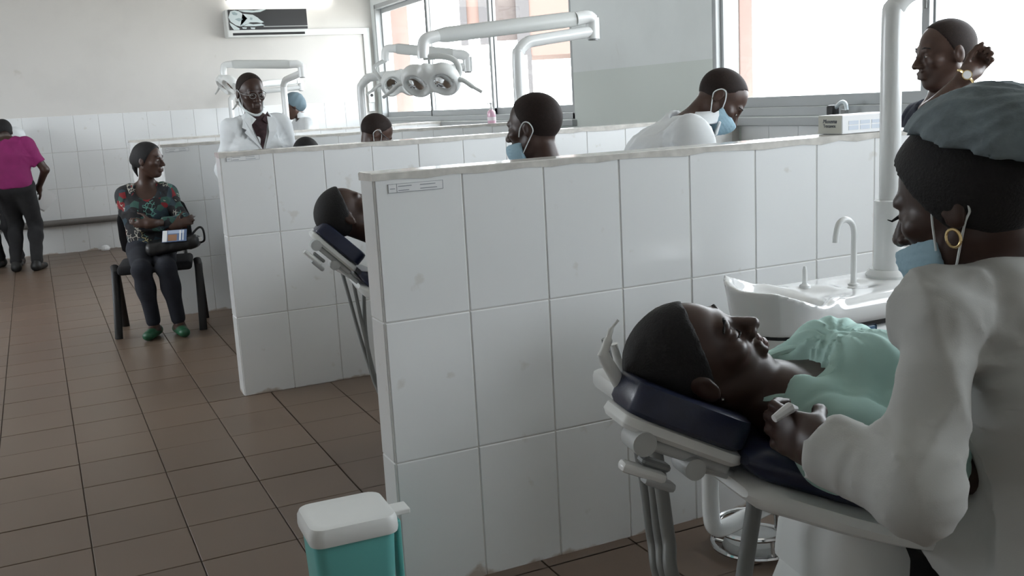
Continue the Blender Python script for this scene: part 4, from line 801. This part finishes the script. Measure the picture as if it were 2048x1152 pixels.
m_ = MB(); p0 = Vector(at(1548, 838, 1.51)); m_.tube([p0, p0 + Vector((.03, .0, .012)), p0 + Vector((.05, .01, .004))], [.006, .009, .005], 8); gz = m_.build('cotton_roll', 'paper'); tag(gz, 'small white cotton roll held in the clinician\'s fingers', 'cotton roll')
done(C); stool('round stool under the foreground clinician', g.pel, g.pel[2] - .105)

# ---- the patient on the nearest chair
ra = math.radians(-10); ax_ = A(math.cos(ra), math.sin(ra), 0); la = A(-math.sin(ra), math.cos(ra), 0); LP = lambda x, y, z: A(C0[0], C0[1], 0) + ax_ * x + la * y + UP * z
HP = at(1392, 722, 1.75); zc = float(C0[2])
fr = nrm(UP * .73 + ax_ * .62 - la * .28); hu = nrm(-ax_ * .76 + UP * .62)
g = Fig(LP(.66, 0, .70), la * 0 + UP, nrm(LP(.16, 0, .835) - LP(.66, 0, .70)), HP, fr, .98, 1.0, sw=.165, headup=hu, spine=.52)
g.f = nrm(UP + ax_ * .2); g.r = la * -1
g.sh = {d: g.neck - g.t * .045 + g.r * .165 * d - UP * .03 for d in (-1, 1)}; g.hip = {d: g.pel + g.r * .08 * d for d in (-1, 1)}
C = person('woman patient in mint green top lying back on the nearest dental chair', g, foot=LP(.66, 0, 0))
for d in (-1, 1): g.set_arm(d, LP(.60, -.13 * d, .845), la * -d * .8 - UP * .5, nrm(ax_ * .3 + la * .8 * d), ax_ * -1, .4, l1=.27, l2=.24)
for d in (-1, 1): k, a = ik(g.hip[d], LP(1.44, -.09 * d, .545), .42, .41, UP); g.leg[d] = (k, a, nrm(UP + ax_ * .35))
F = g.body(closed=True, feet=False, thin=())
for d in (-1, 1): F.cone(g.leg[d][1], g.leg[d][1] + g.leg[d][2] * .14, .034, .026, .03)
sdf_obj('body', F, 'skin_dark', C, .013, [g.head.box(.14)], .0042); h = g.head
F = h.hair(.0045, .058, -.09, .006); F.warp(folds(.0007, 8, 180)); sdf_obj('hair', F, 'hair', C, .006)
for d in (-1, 1): m_ = MB(); m_.tube([h.p(.090, .014 * d, .027), h.p(.090, .032 * d, .031), h.p(.076, .050 * d, .026)], [.003, .0034, .0018], 8); m_.build('eyebrow', 'hair', C, True); m_ = MB(); m_.tube([h.p(.0895, .019 * d, -.005), h.p(.092, .031 * d, -.007), h.p(.0855, .044 * d, -.004)], [.001, .0016, .001], 6); m_.build('eyelash', 'hair', C, True)
for z, rr_, ff in ((-.0575, .0066, .0965), (-.0715, .0078, .0965)): m_ = MB(); m_.tube(spline([h.p(ff - .012, -.023, z - .001), h.p(ff, -.010, z), h.p(ff + .001, 0, z - .001), h.p(ff, .010, z), h.p(ff - .012, .023, z - .001)], 4), [.0025] + [rr_ * .8] * 4 + [rr_] * 8 + [rr_ * .8] * 3 + [.0025], 8); m_.build('lip', 'lip', C, True)
m_ = MB(); m_.lathe([(.0005, -.003), (.003, -.0015), (.003, .0015), (.0005, .003)], c=tuple(h.p(-.006, .088, -.036)), n=10); m_.build('ear_stud', 'chrome', C, True)
m_ = MB(); m_.lathe([(.0005, -.003), (.003, -.0015), (.003, .0015), (.0005, .003)], c=tuple(h.p(-.006, -.088, -.036)), n=10); m_.build('ear_stud', 'chrome', C, True)
F = g.coat(.012, .36, None, amp=.0055, seed=12, neck=.085)
cc = g.chest + g.t * .03
for d in (-1, 1): F.ell(cc + g.r * .068 * d + g.f * .085, (.075, .075, .07), .05)
F.ell(g.neck + g.f * .085 - g.t * .03, (.085, .06, .09), .01, np.array([g.r, g.t, g.f]), 's')
gc = g.neck - g.t * .10 + g.f * .11
def gather(x, y, z, c=gc, g=g):
    a = (x - c[0]) * g.r[0] + (y - c[1]) * g.r[1] + (z - c[2]) * g.r[2]; b = (x - c[0]) * g.t[0] + (y - c[1]) * g.t[1] + (z - c[2]) * g.t[2]; dd = a * a + b * b
    return (.0045 * np.sin(17 * np.arctan2(a, b + .02)) * np.exp(-dd / .022)).astype(f32)
F.warp(gather); sdf_obj('mint_top', F, 'mint', C, .007)
ring = []
for i in range(33): q = 2 * math.pi * i / 32; ring.append(g.neck + g.r * .088 * math.cos(q) + (g.t * (-.035 + .07 * math.sin(q))) + g.f * (.052 - .05 * math.sin(q)))
m_ = MB(); m_.tube(ring[:-1], .007, 8, closed=True, flat=1.8); m_.build('neck_band', 'mint', C, True)
sdf_obj('trousers', g.trousers(.008, .003, 9), 'denim', C, .014); done(C)

# ---- patient on the chair of the second bay
ra = math.radians(-8); ax_ = A(math.cos(ra), math.sin(ra), 0); la = A(-math.sin(ra), math.cos(ra), 0); LP = lambda x, y, z: A(C1[0], C1[1], 0) + ax_ * x + la * y + UP * z
g = Fig(LP(.62, 0, .68), UP, nrm(LP(.19, 0, .86) - LP(.62, 0, .68)), at(694, 428, 3.98), nrm(UP * .72 + ax_ * .7), .96, .97, sw=.17, headup=nrm(-ax_ * .72 + UP * .7), spine=.46)
g.f = nrm(UP + ax_ * .3); g.r = -la; g.sh = {d: g.neck - g.t * .045 + g.r * .17 * d for d in (-1, 1)}; g.hip = {d: g.pel + g.r * .08 * d for d in (-1, 1)}
C = person('patient with short black hair lying back behind the nearest partition', g, foot=LP(.62, 0, 0))
for d in (-1, 1): g.set_arm(d, LP(.60, -.12 * d, .84), la * -d * .8 - UP * .5, nrm(ax_ * .3 + la * .8 * d), ax_ * -1, .4, l1=.27, l2=.24); k, a = ik(g.hip[d], LP(1.38, -.09 * d, .53), .42, .41, UP); g.leg[d] = (k, a, nrm(UP + ax_ * .35))
F = g.body(closed=True, feet=False, thin=())
for d in (-1, 1): F.cone(g.leg[d][1], g.leg[d][1] + g.leg[d][2] * .14, .034, .026, .03)
sdf_obj('body', F, 'skin_dark', C, .014, [g.head.box(.13)], .006); sdf_obj('hair', g.head.hair(.010, .05, -.09, .01), 'hair', C, .007); sdf_obj('shirt', g.coat(.012, .36, None, amp=.003, seed=14), 'coat_bright', C, .012); sdf_obj('trousers', g.trousers(.008, .003, 9), 'trousers', C, .016); done(C)

# ---- woman waiting on the visitor chair
fb = nrm((-.17, -1, 0)); hd = at(300, 327, 7.42); g = Fig((-.165, 4.475, .55), fb, nrm((.03, .03, 1)), A(-.125, 4.425, 1.115), nrm((.80, -.55, -.06)), .88, .93, sw=.150, spine=.455)
C = person('woman in dark patterned blouse sitting on the black visitor chair', g, foot=A(-.165, 4.42, 0))
g.set_arm(1, (-.03, 4.25, .69), g.r * 1 - UP * .5 - fb * .2, nrm(-g.r * .9 + UP * .25), UP, .6); g.set_arm(-1, (-.17, 4.235, .72), -g.r * 1 - UP * .5, nrm(g.r * .9 + UP * .1), UP, .6)
for d, an in ((1, (-.235, 4.165, .088)), (-1, (-.085, 4.13, .088))): g.set_leg(d, an, fb + UP * .5, nrm(fb + g.r * .25 * d))
sdf_obj('body', g.body(), 'skin_mid', C, .012, [g.head.box(.13)], .006); h = g.head; facebits(C, h)
F = h.hair(.008, .058, -.07, .0); F.ell(h.p(-.10, 0, -.005), (.035, .035, .035), .04); sdf_obj('hair', F, 'hair', C, .007)
m_ = MB(); m_.tube(spline([h.p(-.10, -.01, -.01), h.p(-.115, -.015, -.06), h.p(-.10, -.02, -.12)], 4), [.028, .026, .024, .02, .018, .014, .01, .006, .003], 10); m_.build('ponytail', 'hair', C, True)
mp = mat('patterned_blouse', (.03, .03, .03), .85); nt = mp.node_tree; tc = nt.nodes.new('ShaderNodeTexCoord')
def _n(t, **k):
    n = nt.nodes.new(t)
    for a, b in k.items(): n.inputs[a].default_value = b
    return n
v1 = _n('ShaderNodeTexVoronoi', Scale=21.); v2 = _n('ShaderNodeTexVoronoi', Scale=34.); v2.feature = 'DISTANCE_TO_EDGE'; ns = _n('ShaderNodeTexNoise', Scale=9.)
for v in (v1, v2, ns): nt.links.new(tc.outputs['Object'], v.inputs['Vector'])
r1 = nt.nodes.new('ShaderNodeValToRGB'); r1.color_ramp.interpolation = 'CONSTANT'; el = r1.color_ramp.elements; el[0].color = (.012, .012, .014, 1); el[0].position = 0; el[1].position = .30; el[1].color = (.025, .045, .06, 1)
for p, c in ((.48, (.014, .013, .015)), (.58, (.19, .012, .016)), (.68, (.02, .022, .026)), (.82, (.03, .085, .07))): q = el.new(p); q.color = (*c, 1)
sp = nt.nodes.new('ShaderNodeSeparateColor'); nt.links.new(v1.outputs['Color'], sp.inputs[0]); nt.links.new(sp.outputs[0], r1.inputs['Fac'])
r2 = nt.nodes.new('ShaderNodeValToRGB'); r2.color_ramp.interpolation = 'CONSTANT'; e2 = r2.color_ramp.elements; e2[0].color = (1, 1, 1, 1); e2[1].position = .055; e2[1].color = (0, 0, 0, 1); nt.links.new(v2.outputs['Distance'], r2.inputs['Fac'])
gt = nt.nodes.new('ShaderNodeMath'); gt.operation = 'GREATER_THAN'; gt.inputs[1].default_value = .53; nt.links.new(ns.outputs['Fac'], gt.inputs[0]); mu = nt.nodes.new('ShaderNodeMath'); mu.operation = 'MULTIPLY'; nt.links.new(gt.outputs[0], mu.inputs[0]); nt.links.new(r2.outputs['Color'], mu.inputs[1])
r3 = nt.nodes.new('ShaderNodeValToRGB'); r3.color_ramp.interpolation = 'CONSTANT'; e3 = r3.color_ramp.elements; e3[0].color = (.10, .26, .22, 1); e3[1].position = .4; e3[1].color = (.36, .32, .16, 1); q = e3.new(.7); q.color = (.40, .38, .33, 1); v3 = _n('ShaderNodeTexVoronoi', Scale=9.); nt.links.new(tc.outputs['Object'], v3.inputs['Vector']); s3 = nt.nodes.new('ShaderNodeSeparateColor'); nt.links.new(v3.outputs['Color'], s3.inputs[0]); nt.links.new(s3.outputs[1], r3.inputs['Fac'])
mx = nt.nodes.new('ShaderNodeMix'); mx.data_type = 'RGBA'; nt.links.new(mu.outputs[0], mx.inputs['Factor']); nt.links.new(r1.outputs['Color'], mx.inputs['A']); nt.links.new(r3.outputs['Color'], mx.inputs['B']); nt.links.new(mx.outputs['Result'], nt.nodes['Principled BSDF'].inputs['Base Color'])
F = g.coat(.010, .84, None, amp=.005, seed=21, cuff=.045, neck=.085, ar=.88); F.ell(g.neck + g.f * .09 - g.t * .01, (.078, .07, .085), .01, np.array([g.r, g.f, g.t]), 's')
for d in (-1, 1): F.ell(g.chest + g.r * .055 * d + g.f * .068, (.05, .05, .05), .06)
sdf_obj('blouse', F, mp, C, .008)
sdf_obj('jeans', g.trousers(.006, .003, 22), 'denim', C, .010); g.shoes(C, 'shoe_green', True); done(C)
hb = thing('handbag', 'black handbag lying in the seated woman\'s lap', 'handbag', (-.06, 4.19, .53)); F = Field(); F.rbox((0, 0, .045), (.17, .075, .045), .04, .02, np.array([[.97, -.2, .1], [.2, .97, 0], [-.1, 0, .99]])); F.warp(folds(.006, 31, 40)); sdf_obj('bag_body', F, mat('black_leather', (.010, .010, .011), .35), hb, .008)
m_ = MB(); m_.tube(spline([(.10, -.02, .08), (.16, -.03, .14), (.19, -.03, .13), (.195, -.02, .06), (.17, 0, .04)], 5), .007, 8); m_.build('strap', 'black_leather', hb, True); m_ = MB(); m_.box((.16, -.06, .07), (.03, .01, .03), .003); m_.build('buckle', 'chrome', hb)
fl = thing('leaflet', 'blue printed leaflet lying on the black handbag', 'leaflet', (-.05, 4.15, .635)); Mf = Matrix.Rotation(math.radians(-14), 4, 'Z') @ Matrix.Rotation(math.radians(38), 4, 'X')
def flat(name, m, x0, x1, y0, y1, z, par=fl): m_ = MB(); m_.add([(x0, y0, z), (x1, y0, z), (x1, y1, z), (x0, y1, z)], [(0, 1, 2, 3)], Mf); return m_.build(name, m, par)
m_ = MB(); m_.box((0, 0, 0), (.15, .105, .004), 0, Mf); m_.build('cover', mat('leaf_blue', (.13, .19, .33), .4), fl); flat('print', 'paper', -.073, -.045, -.05, .05, .0026); flat('print', mat('leaf_brown', (.30, .16, .09), .5), -.04, .015, -.045, .012, .0026); flat('print', mat('leaf_pale', (.42, .50, .66), .5), -.04, .06, .02, .05, .0026); flat('print', 'paper', .03, .04, -.045, .045, .0027); flat('print', 'paper', .05, .057, -.045, .045, .0027)

# ---- man in magenta shirt and a colleague in white, far left
q = nrm((.25, .97, 0)); g = Fig((-1.0, 8.17, .84), q, nrm((-.03, .06, 1)), at(6, 264, 10.0), nrm((-.35, .9, -.25)), .97, .98, spine=.44)
C = person('man in magenta t-shirt standing with his back turned at far left', g)
g.set_arm(1, (-.79, 8.30, .78), g.r + q * -.5, nrm((.1, .3, -.8)), q, .7); g.set_arm(-1, (-1.22, 8.05, .70), -g.r - q * .5, nrm((.1, .1, -1)), q, .5)
for d, an in ((-1, (-1.08, 8.22, .085)), (1, (-.895, 8.14, .085))): g.set_leg(d, an, q, nrm(q + g.r * .2 * d))
sdf_obj('body', g.body(thin=()), 'skin_dark', C, .014, [g.head.box(.13)] + g.handboxes((1,)), .008); sdf_obj('hair', g.head.hair(.008), 'hair', C, .008); sdf_obj('t_shirt', g.coat(.016, .36, .80, .16, .006, 41), 'magenta', C, .010); sdf_obj('trousers', g.trousers(.012, .004, 42), 'trousers', C, .010); g.shoes(C, 'shoe_black'); done(C)
pp = thing('paper_sheets', 'white paper sheets in the hand of the man in magenta', 'paper', (-.75, 8.33, .66)); m_ = MB(); M = Matrix.Rotation(.7, 4, 'Y') @ Matrix.Rotation(.3, 4, 'Z'); m_.box((0, 0, 0), (.13, .003, .19), 0, M); m_.build('sheet', 'paper', pp); m_ = MB(); m_.box((.012, .006, -.01), (.13, .003, .19), 0, M @ Matrix.Rotation(.12, 4, 'Y')); m_.build('sheet', 'paper', pp)
g = Fig((-1.16, 8.72, .80), nrm((-.2, -1, 0)), nrm((.16, -.06, 1)), at(30, 282, 10.35), nrm((-.5, -.8, -.3)), .95, .97, spine=.46); C = person('colleague in white coat and white cap standing behind the magenta shirt', g)
g.set_arm(1, (-1.42, 8.5, .95), g.r, None, None, .5); g.set_arm(-1, (-.98, 8.44, .95), -g.r, None, None, .5); stand_legs(g, (-1.14, 8.70), g.f, .09)
sdf_obj('body', g.body(), 'skin_mid', C, .014, [g.head.box(.13)], .008); F = Field(); h = g.head; F.ell(h.p(-.02, 0, .045), (.12, .095, .095), .02, h.R); F.plane(h.p(.06, 0, .06), nrm(h.f * .6 - h.u * .7)); F.warp(folds(.003, 3, 70)); sdf_obj('cap', F, 'coat_bright', C, .008)
sdf_obj('lab_coat', g.coat(.018, .96, .50, .24, .007, 51), 'coat_bright', C, .012); sdf_obj('trousers', g.trousers(.012, .004, 52), 'trousers', C, .014); g.shoes(C, 'shoe_black'); done(C)

# ---- standing doctor facing the camera, second row of bays
hd = at(501, 186, 6.5); fb = nrm((.05, -1, 0)); g = Fig(A(hd[0] + .015, hd[1] + .02, .865), fb, nrm((0, -.05, 1)), hd, nrm((.22, -1, -.22)), .96, 1.04, spine=.50, sw=.165)
C = person('man in open white coat standing with a mask under his chin', g)
g.set_arm(1, g.pel + A(-.16, -.10, -.02), A(-.5, 1, 0), nrm((.1, -.2, -1)), -UP, .5); g.set_arm(-1, g.pel + A(.23, -.10, -.02), A(.5, 1, 0), nrm((-.1, -.2, -1)), UP, .5); stand_legs(g, g.pel, fb, .1)
sdf_obj('body', g.body(), 'skin_dark', C, .014, [g.head.box(.13)], .006); h = g.head; facebits(C, h); sdf_obj('hair', h.hair(.0035, .045, -.06, .012), 'shaved', C, .007)
sdf_obj('lab_coat', g.coat(.018, .96, .45, .24, .008, 61, neck=.09), 'coat_bright', C, .010); sdf_obj('trousers', g.trousers(.012, .004, 62), 'trousers', C, .016); g.shoes(C, 'shoe_black'); collar(C, g, 'coat_bright', .084, .024, .95, z=.0)
mat('check_shirt', (.045, .022, .026), .85, noise=.6, nscale=45); drape(C, 'shirt_front', 'check_shirt', g, [(-.062, .012, .055), (.062, .012, .055), (.05, -.06, .108), (.004, -.20, .130), (-.03, -.10, .12)], .004); drape(C, 'shirt_collar', 'check_shirt', g, [(-.07, .04, .03), (-.02, -.01, .085), (-.055, -.045, .09), (-.085, 0, .05)], .008); drape(C, 'shirt_collar', 'mask_white', g, [(.07, .045, .03), (.02, -.005, .085), (.06, -.045, .09), (.09, 0, .05)], .008)
for d in (-1, 1): drape(C, 'lapel', 'coat_bright', g, [(.055 * d, .01, .072), (.098 * d, .0, .07), (.115 * d, -.055, .092), (.09 * d, -.07, .10), (.105 * d, -.085, .105), (.006 * d, -.205, .136), (.05 * d, -.09, .11)], .006)
chin_mask(C, h, 'mask_white'); loops(C, h, .05)
for d in (-1, 1): m_ = MB(); m_.tube([Vector(h.p(.104, .031 * d, .0)) + Vector(h.r) * .022 * math.cos(a) + Vector(h.u) * .016 * math.sin(a) for a in np.linspace(0, 2 * math.pi, 17)[:-1]], .0014, 6, closed=True); m_.tube([h.p(.104, .053 * d, .004), h.p(.05, .079 * d, .006), h.p(-.01, .084 * d, .012)], .0014, 6); m_.build('spectacle_rim', 'alu_dark', C, True)
pk = drape(C, 'breast_pocket', 'coat_bright', g, [(.05, -.20, .124), (.14, -.20, .105), (.14, -.30, .105), (.05, -.30, .124)], .01)
pm = MB(); c = g.neck + g.r * -.0 ; pm.tube([g.neck - g.r * -.075 - g.t * .215 + g.f * .142, g.neck - g.r * -.085 - g.t * .235 + g.f * .146, g.neck - g.r * -.10 - g.t * .25 + g.f * .14], [.02, .032, .012], 10, flat=.5); pm.build('pocket_cloth', 'mask_blue', C, True); done(C)

# ---- nurse in blue cap behind the last partition
hd = at(584, 213, 10.2); fb = nrm((-.95, -.1, 0)); g = Fig(A(hd[0] + .17, hd[1] + .02, .86), fb, nrm((-.14, 0, 1)), hd, nrm((-.9, .1, -.35)), .95, .98, spine=.47); C = person('nurse in blue cap and white coat behind the farthest partition', g)
for d in (-1, 1): g.set_arm(d, g.pel + fb * .25 + g.r * .12 * d + UP * .18, g.r * d - UP * .5, None, None, .5)
stand_legs(g, g.pel, fb); sdf_obj('body', g.body(), 'skin_mid', C, .016, [g.head.box(.13)], .008); h = g.head; F = Field(); F.ell(h.p(-.035, 0, .03), (.115, .092, .105), .02, h.R); F.ell(h.p(-.09, 0, -.03), (.05, .06, .05), .04, h.R); F.plane(h.p(.04, 0, .06), nrm(h.f * .75 - h.u * .45)); F.warp(folds(.003, 71, 80)); sdf_obj('cap', F, mat('cap_light_blue', (.11, .16, .19), .8), C, .008)
sdf_obj('lab_coat', g.coat(.018, .96, .5, .24, .007, 72), 'coat_bright', C, .013); sdf_obj('trousers', g.trousers(.012, .004, 73), 'trousers', C, .018); g.shoes(C, 'shoe_black'); collar(C, g, 'coat_bright', .08, .03, .7); done(C)

# ---- two seated figures whose heads show above the second partition
def sitter(label, hd, face, fb, mt, seed, hairm='shaved', hg=.003, coatm='coat_bright', fine=.007, q=.95):
    fb = nrm(fb); pel = A(hd[0], hd[1], 0) - fb * .13; pel[2] = hd[2] - .70; g = Fig(pel, fb, nrm(UP + fb * .12), hd, face, q, .98, spine=.50)
    for d in (-1, 1): g.set_arm(d, g.pel + fb * .38 + g.r * .10 * d + UP * .28, g.r * d - UP, None, None, .6); g.set_leg(d, np.append((g.pel + fb * .33 + g.r * .13 * d)[:2], .085), fb + UP * .6, fb)
    C = person(label, g); sdf_obj('body', g.body(), mt, C, .015, [g.head.box(.13)], fine); sdf_obj('hair', g.head.hair(hg, .05, -.06, .01), hairm, C, .007); sdf_obj('lab_coat', g.coat(.018, .96, None, amp=.007, seed=seed, thigh=.5), coatm, C, .013); sdf_obj('trousers', g.trousers(.012, .004, seed + 1), 'trousers', C, .017); g.shoes(C, 'shoe_black'); collar(C, g, coatm, .078, .03, .6)
    stool('round stool under the ' + label.split(' whose')[0].split(' and ')[0], g.pel, g.pel[2] - .108); return C, g
C, g = sitter('bald man with glasses whose head shows above the second partition', at(752, 268, 6.0), nrm((.80, -.05, -.6)), (.9, -.2, 0), 'skin_mid', 81, hg=.0015); h = g.head
for d in (-1, 1): m_ = MB(); m_.tube([h.p(.104, .03 * d, .004), h.p(.10, .055 * d, .004), h.p(.03, .082 * d, .008), h.p(-.015, .086 * d, .012)], .003, 6); m_.tube([Vector(h.p(.106, .031 * d, -.002)) + Vector(h.r) * .022 * math.cos(a) + Vector(h.u) * .017 * math.sin(a) for a in np.linspace(0, 2 * math.pi, 17)[:-1]], .0022, 6, closed=True); m_.build('spectacle_rim', 'dark', C, True)
loops(C, h); done(C)
C, g = sitter('person whose black hair just shows above the second partition', at(614, 314, 6.5), nrm((.5, .8, -.3)), (.3, .9, 0), 'skin_dark', 84, 'hair', .01); done(C)
C, g = sitter('man with cropped hair and mask loops seen from behind over the nearest partition', at(1068, 254, 3.62), nrm((-.60, .80, -.12)), (-.62, .78, 0), 'skin_dark', 87, 'shaved', .004, fine=.0055); h = g.head; loops(C, h, rad=.0022); sdf_obj('face_mask', mask_field(h, .03), 'mask_blue', C, .006); collar(C, g, 'light_blue_shirt', .064, .034, .5, name='shirt_collar', z=.045); done(C)

# ---- man in white coat bending to the right over the second bay
hd = at(1440, 200, 3.9); fb = nrm((.93, -.37, 0)); t_ = nrm(UP * .74 + fb * .67); N1 = hd - fb * .105 - UP * .075
g = Fig(N1 - t_ * .50, fb, t_, hd, nrm(fb * .62 - UP * .78 + A(-.08, -.22, 0)), .98, .98, spine=.50, headup=nrm(fb * .78 + UP * .6)); C = person('man in white coat and blue mask bending forward beside the window', g)
for d in (-1, 1): g.set_arm(d, N1 + fb * .22 + g.r * .12 * d - UP * .33, g.r * d * .8 - UP * .6 - fb * .5, nrm(fb * .6 - UP * .6), g.r * -d, .7)
stand_legs(g, g.pel - fb * .02, fb, .1); sdf_obj('body', g.body(), 'skin_mid', C, .014, [g.head.box(.14)], .0055); h = g.head; facebits(C, h, eyes=True); sdf_obj('hair', h.hair(.002, .045, -.055, .014), 'shaved', C, .007)
sdf_obj('lab_coat', g.coat(.020, .96, .42, .26, .009, 91, neck=.088), 'coat_bright', C, .009); sdf_obj('trousers', g.trousers(.012, .004, 92), 'trousers', C, .016); g.shoes(C, 'shoe_black'); collar(C, g, 'coat_bright', .080, .034, .6, z=.015); collar(C, g, 'coat_bright', .063, .028, .5, name='shirt_collar', z=.03)
for d in (-1, 1): drape(C, 'lapel', 'coat_bright', g, [(.055 * d, .01, .075), (.105 * d, .0, .075), (.12 * d, -.06, .096), (.092 * d, -.075, .104), (.11 * d, -.09, .108), (.01 * d, -.22, .142), (.05 * d, -.09, .114)], .006)
sdf_obj('face_mask', mask_field(h), 'mask_blue', C, .0055); loops(C, h, rad=.0022)
m_ = MB(); c = Vector(g.neck - g.t * .09 + g.f * .12 + g.r * .01); m_.tube([c, c + Vector((0, 0, -.03)), c + Vector((.01, 0, -.085)), c + Vector((0, 0, -.12))], [.012, .03, .034, .01], 10, flat=.6); m_.build('hanging_mask', 'mask_blue', C, True); done(C)

# ---- man by the window with his fist raised behind his head
hd = at(1890, 108, 3.85); fb = nrm((-.90, .38, 0)); g = Fig(A(hd[0] + .05, hd[1] + .07, .80), fb, nrm((-.05, -.02, 1)), hd, nrm((-.93, .36, -.08)), .92, 1.07, spine=.50, sw=.155); C = person('man in dark shirt in profile by the window with raised fist and watch', g)
el = at(1858, 226, 3.62); wr = at(1936, 148, 3.58); g.arm[-1] = (el, wr); g.handspec[-1] = (nrm(at(1985, 98, 3.62) - wr), nrm(A(-.4, .5, .6)), 1.5, .9)
g.set_arm(1, g.pel + fb * .2 + g.r * .14 + UP * .08, g.r, None, None, .5); stand_legs(g, g.pel, fb, .09); sdf_obj('body', g.body(thin=()), 'skin_mid', C, .014, [g.head.box(.14)] + g.handboxes((-1,)), .0055); h = g.head; facebits(C, h); sdf_obj('hair', h.hair(.003, .048, -.06, .012), 'shaved', C, .006)
F = g.coat(.016, .36, .72, .16, .004, 95); sdf_obj('shirt', F, 'navy_shirt', C, .010); sdf_obj('trousers', g.trousers(.012, .004, 96), 'trousers', C, .016); g.shoes(C, 'shoe_black')
e, w = g.arm[-1]; d = nrm(w - e); o1 = nrm(CAM - w); o1 = nrm(o1 - d * (o1 @ d)); o2 = np.cross(d, o1); c = w - d * .012; m_ = MB(); m_.tube([c + o1 * .030 * math.cos(a) + o2 * .031 * math.sin(a) for a in np.linspace(0, 2 * math.pi, 25)[:-1]], .006, 8, closed=True, flat=1.3); wt = m_.build('watch_strap', 'gold', C, True)
Mx = Matrix([[o2[i], d[i], o1[i], (c + o1 * .030)[i]] for i in range(3)] + [[0, 0, 0, 1]]); m_ = MB(); m_.lathe([(.017, 0), (.018, .004), (.017, .008), (.0145, .0085)], n=20, M=Mx); m_.build('watch_case', 'gold', wt, True); m_ = MB(); m_.lathe([(.0142, .0086), (.0142, .0092)], n=20, M=Mx); m_.build('watch_dial', 'paper', wt); done(C)
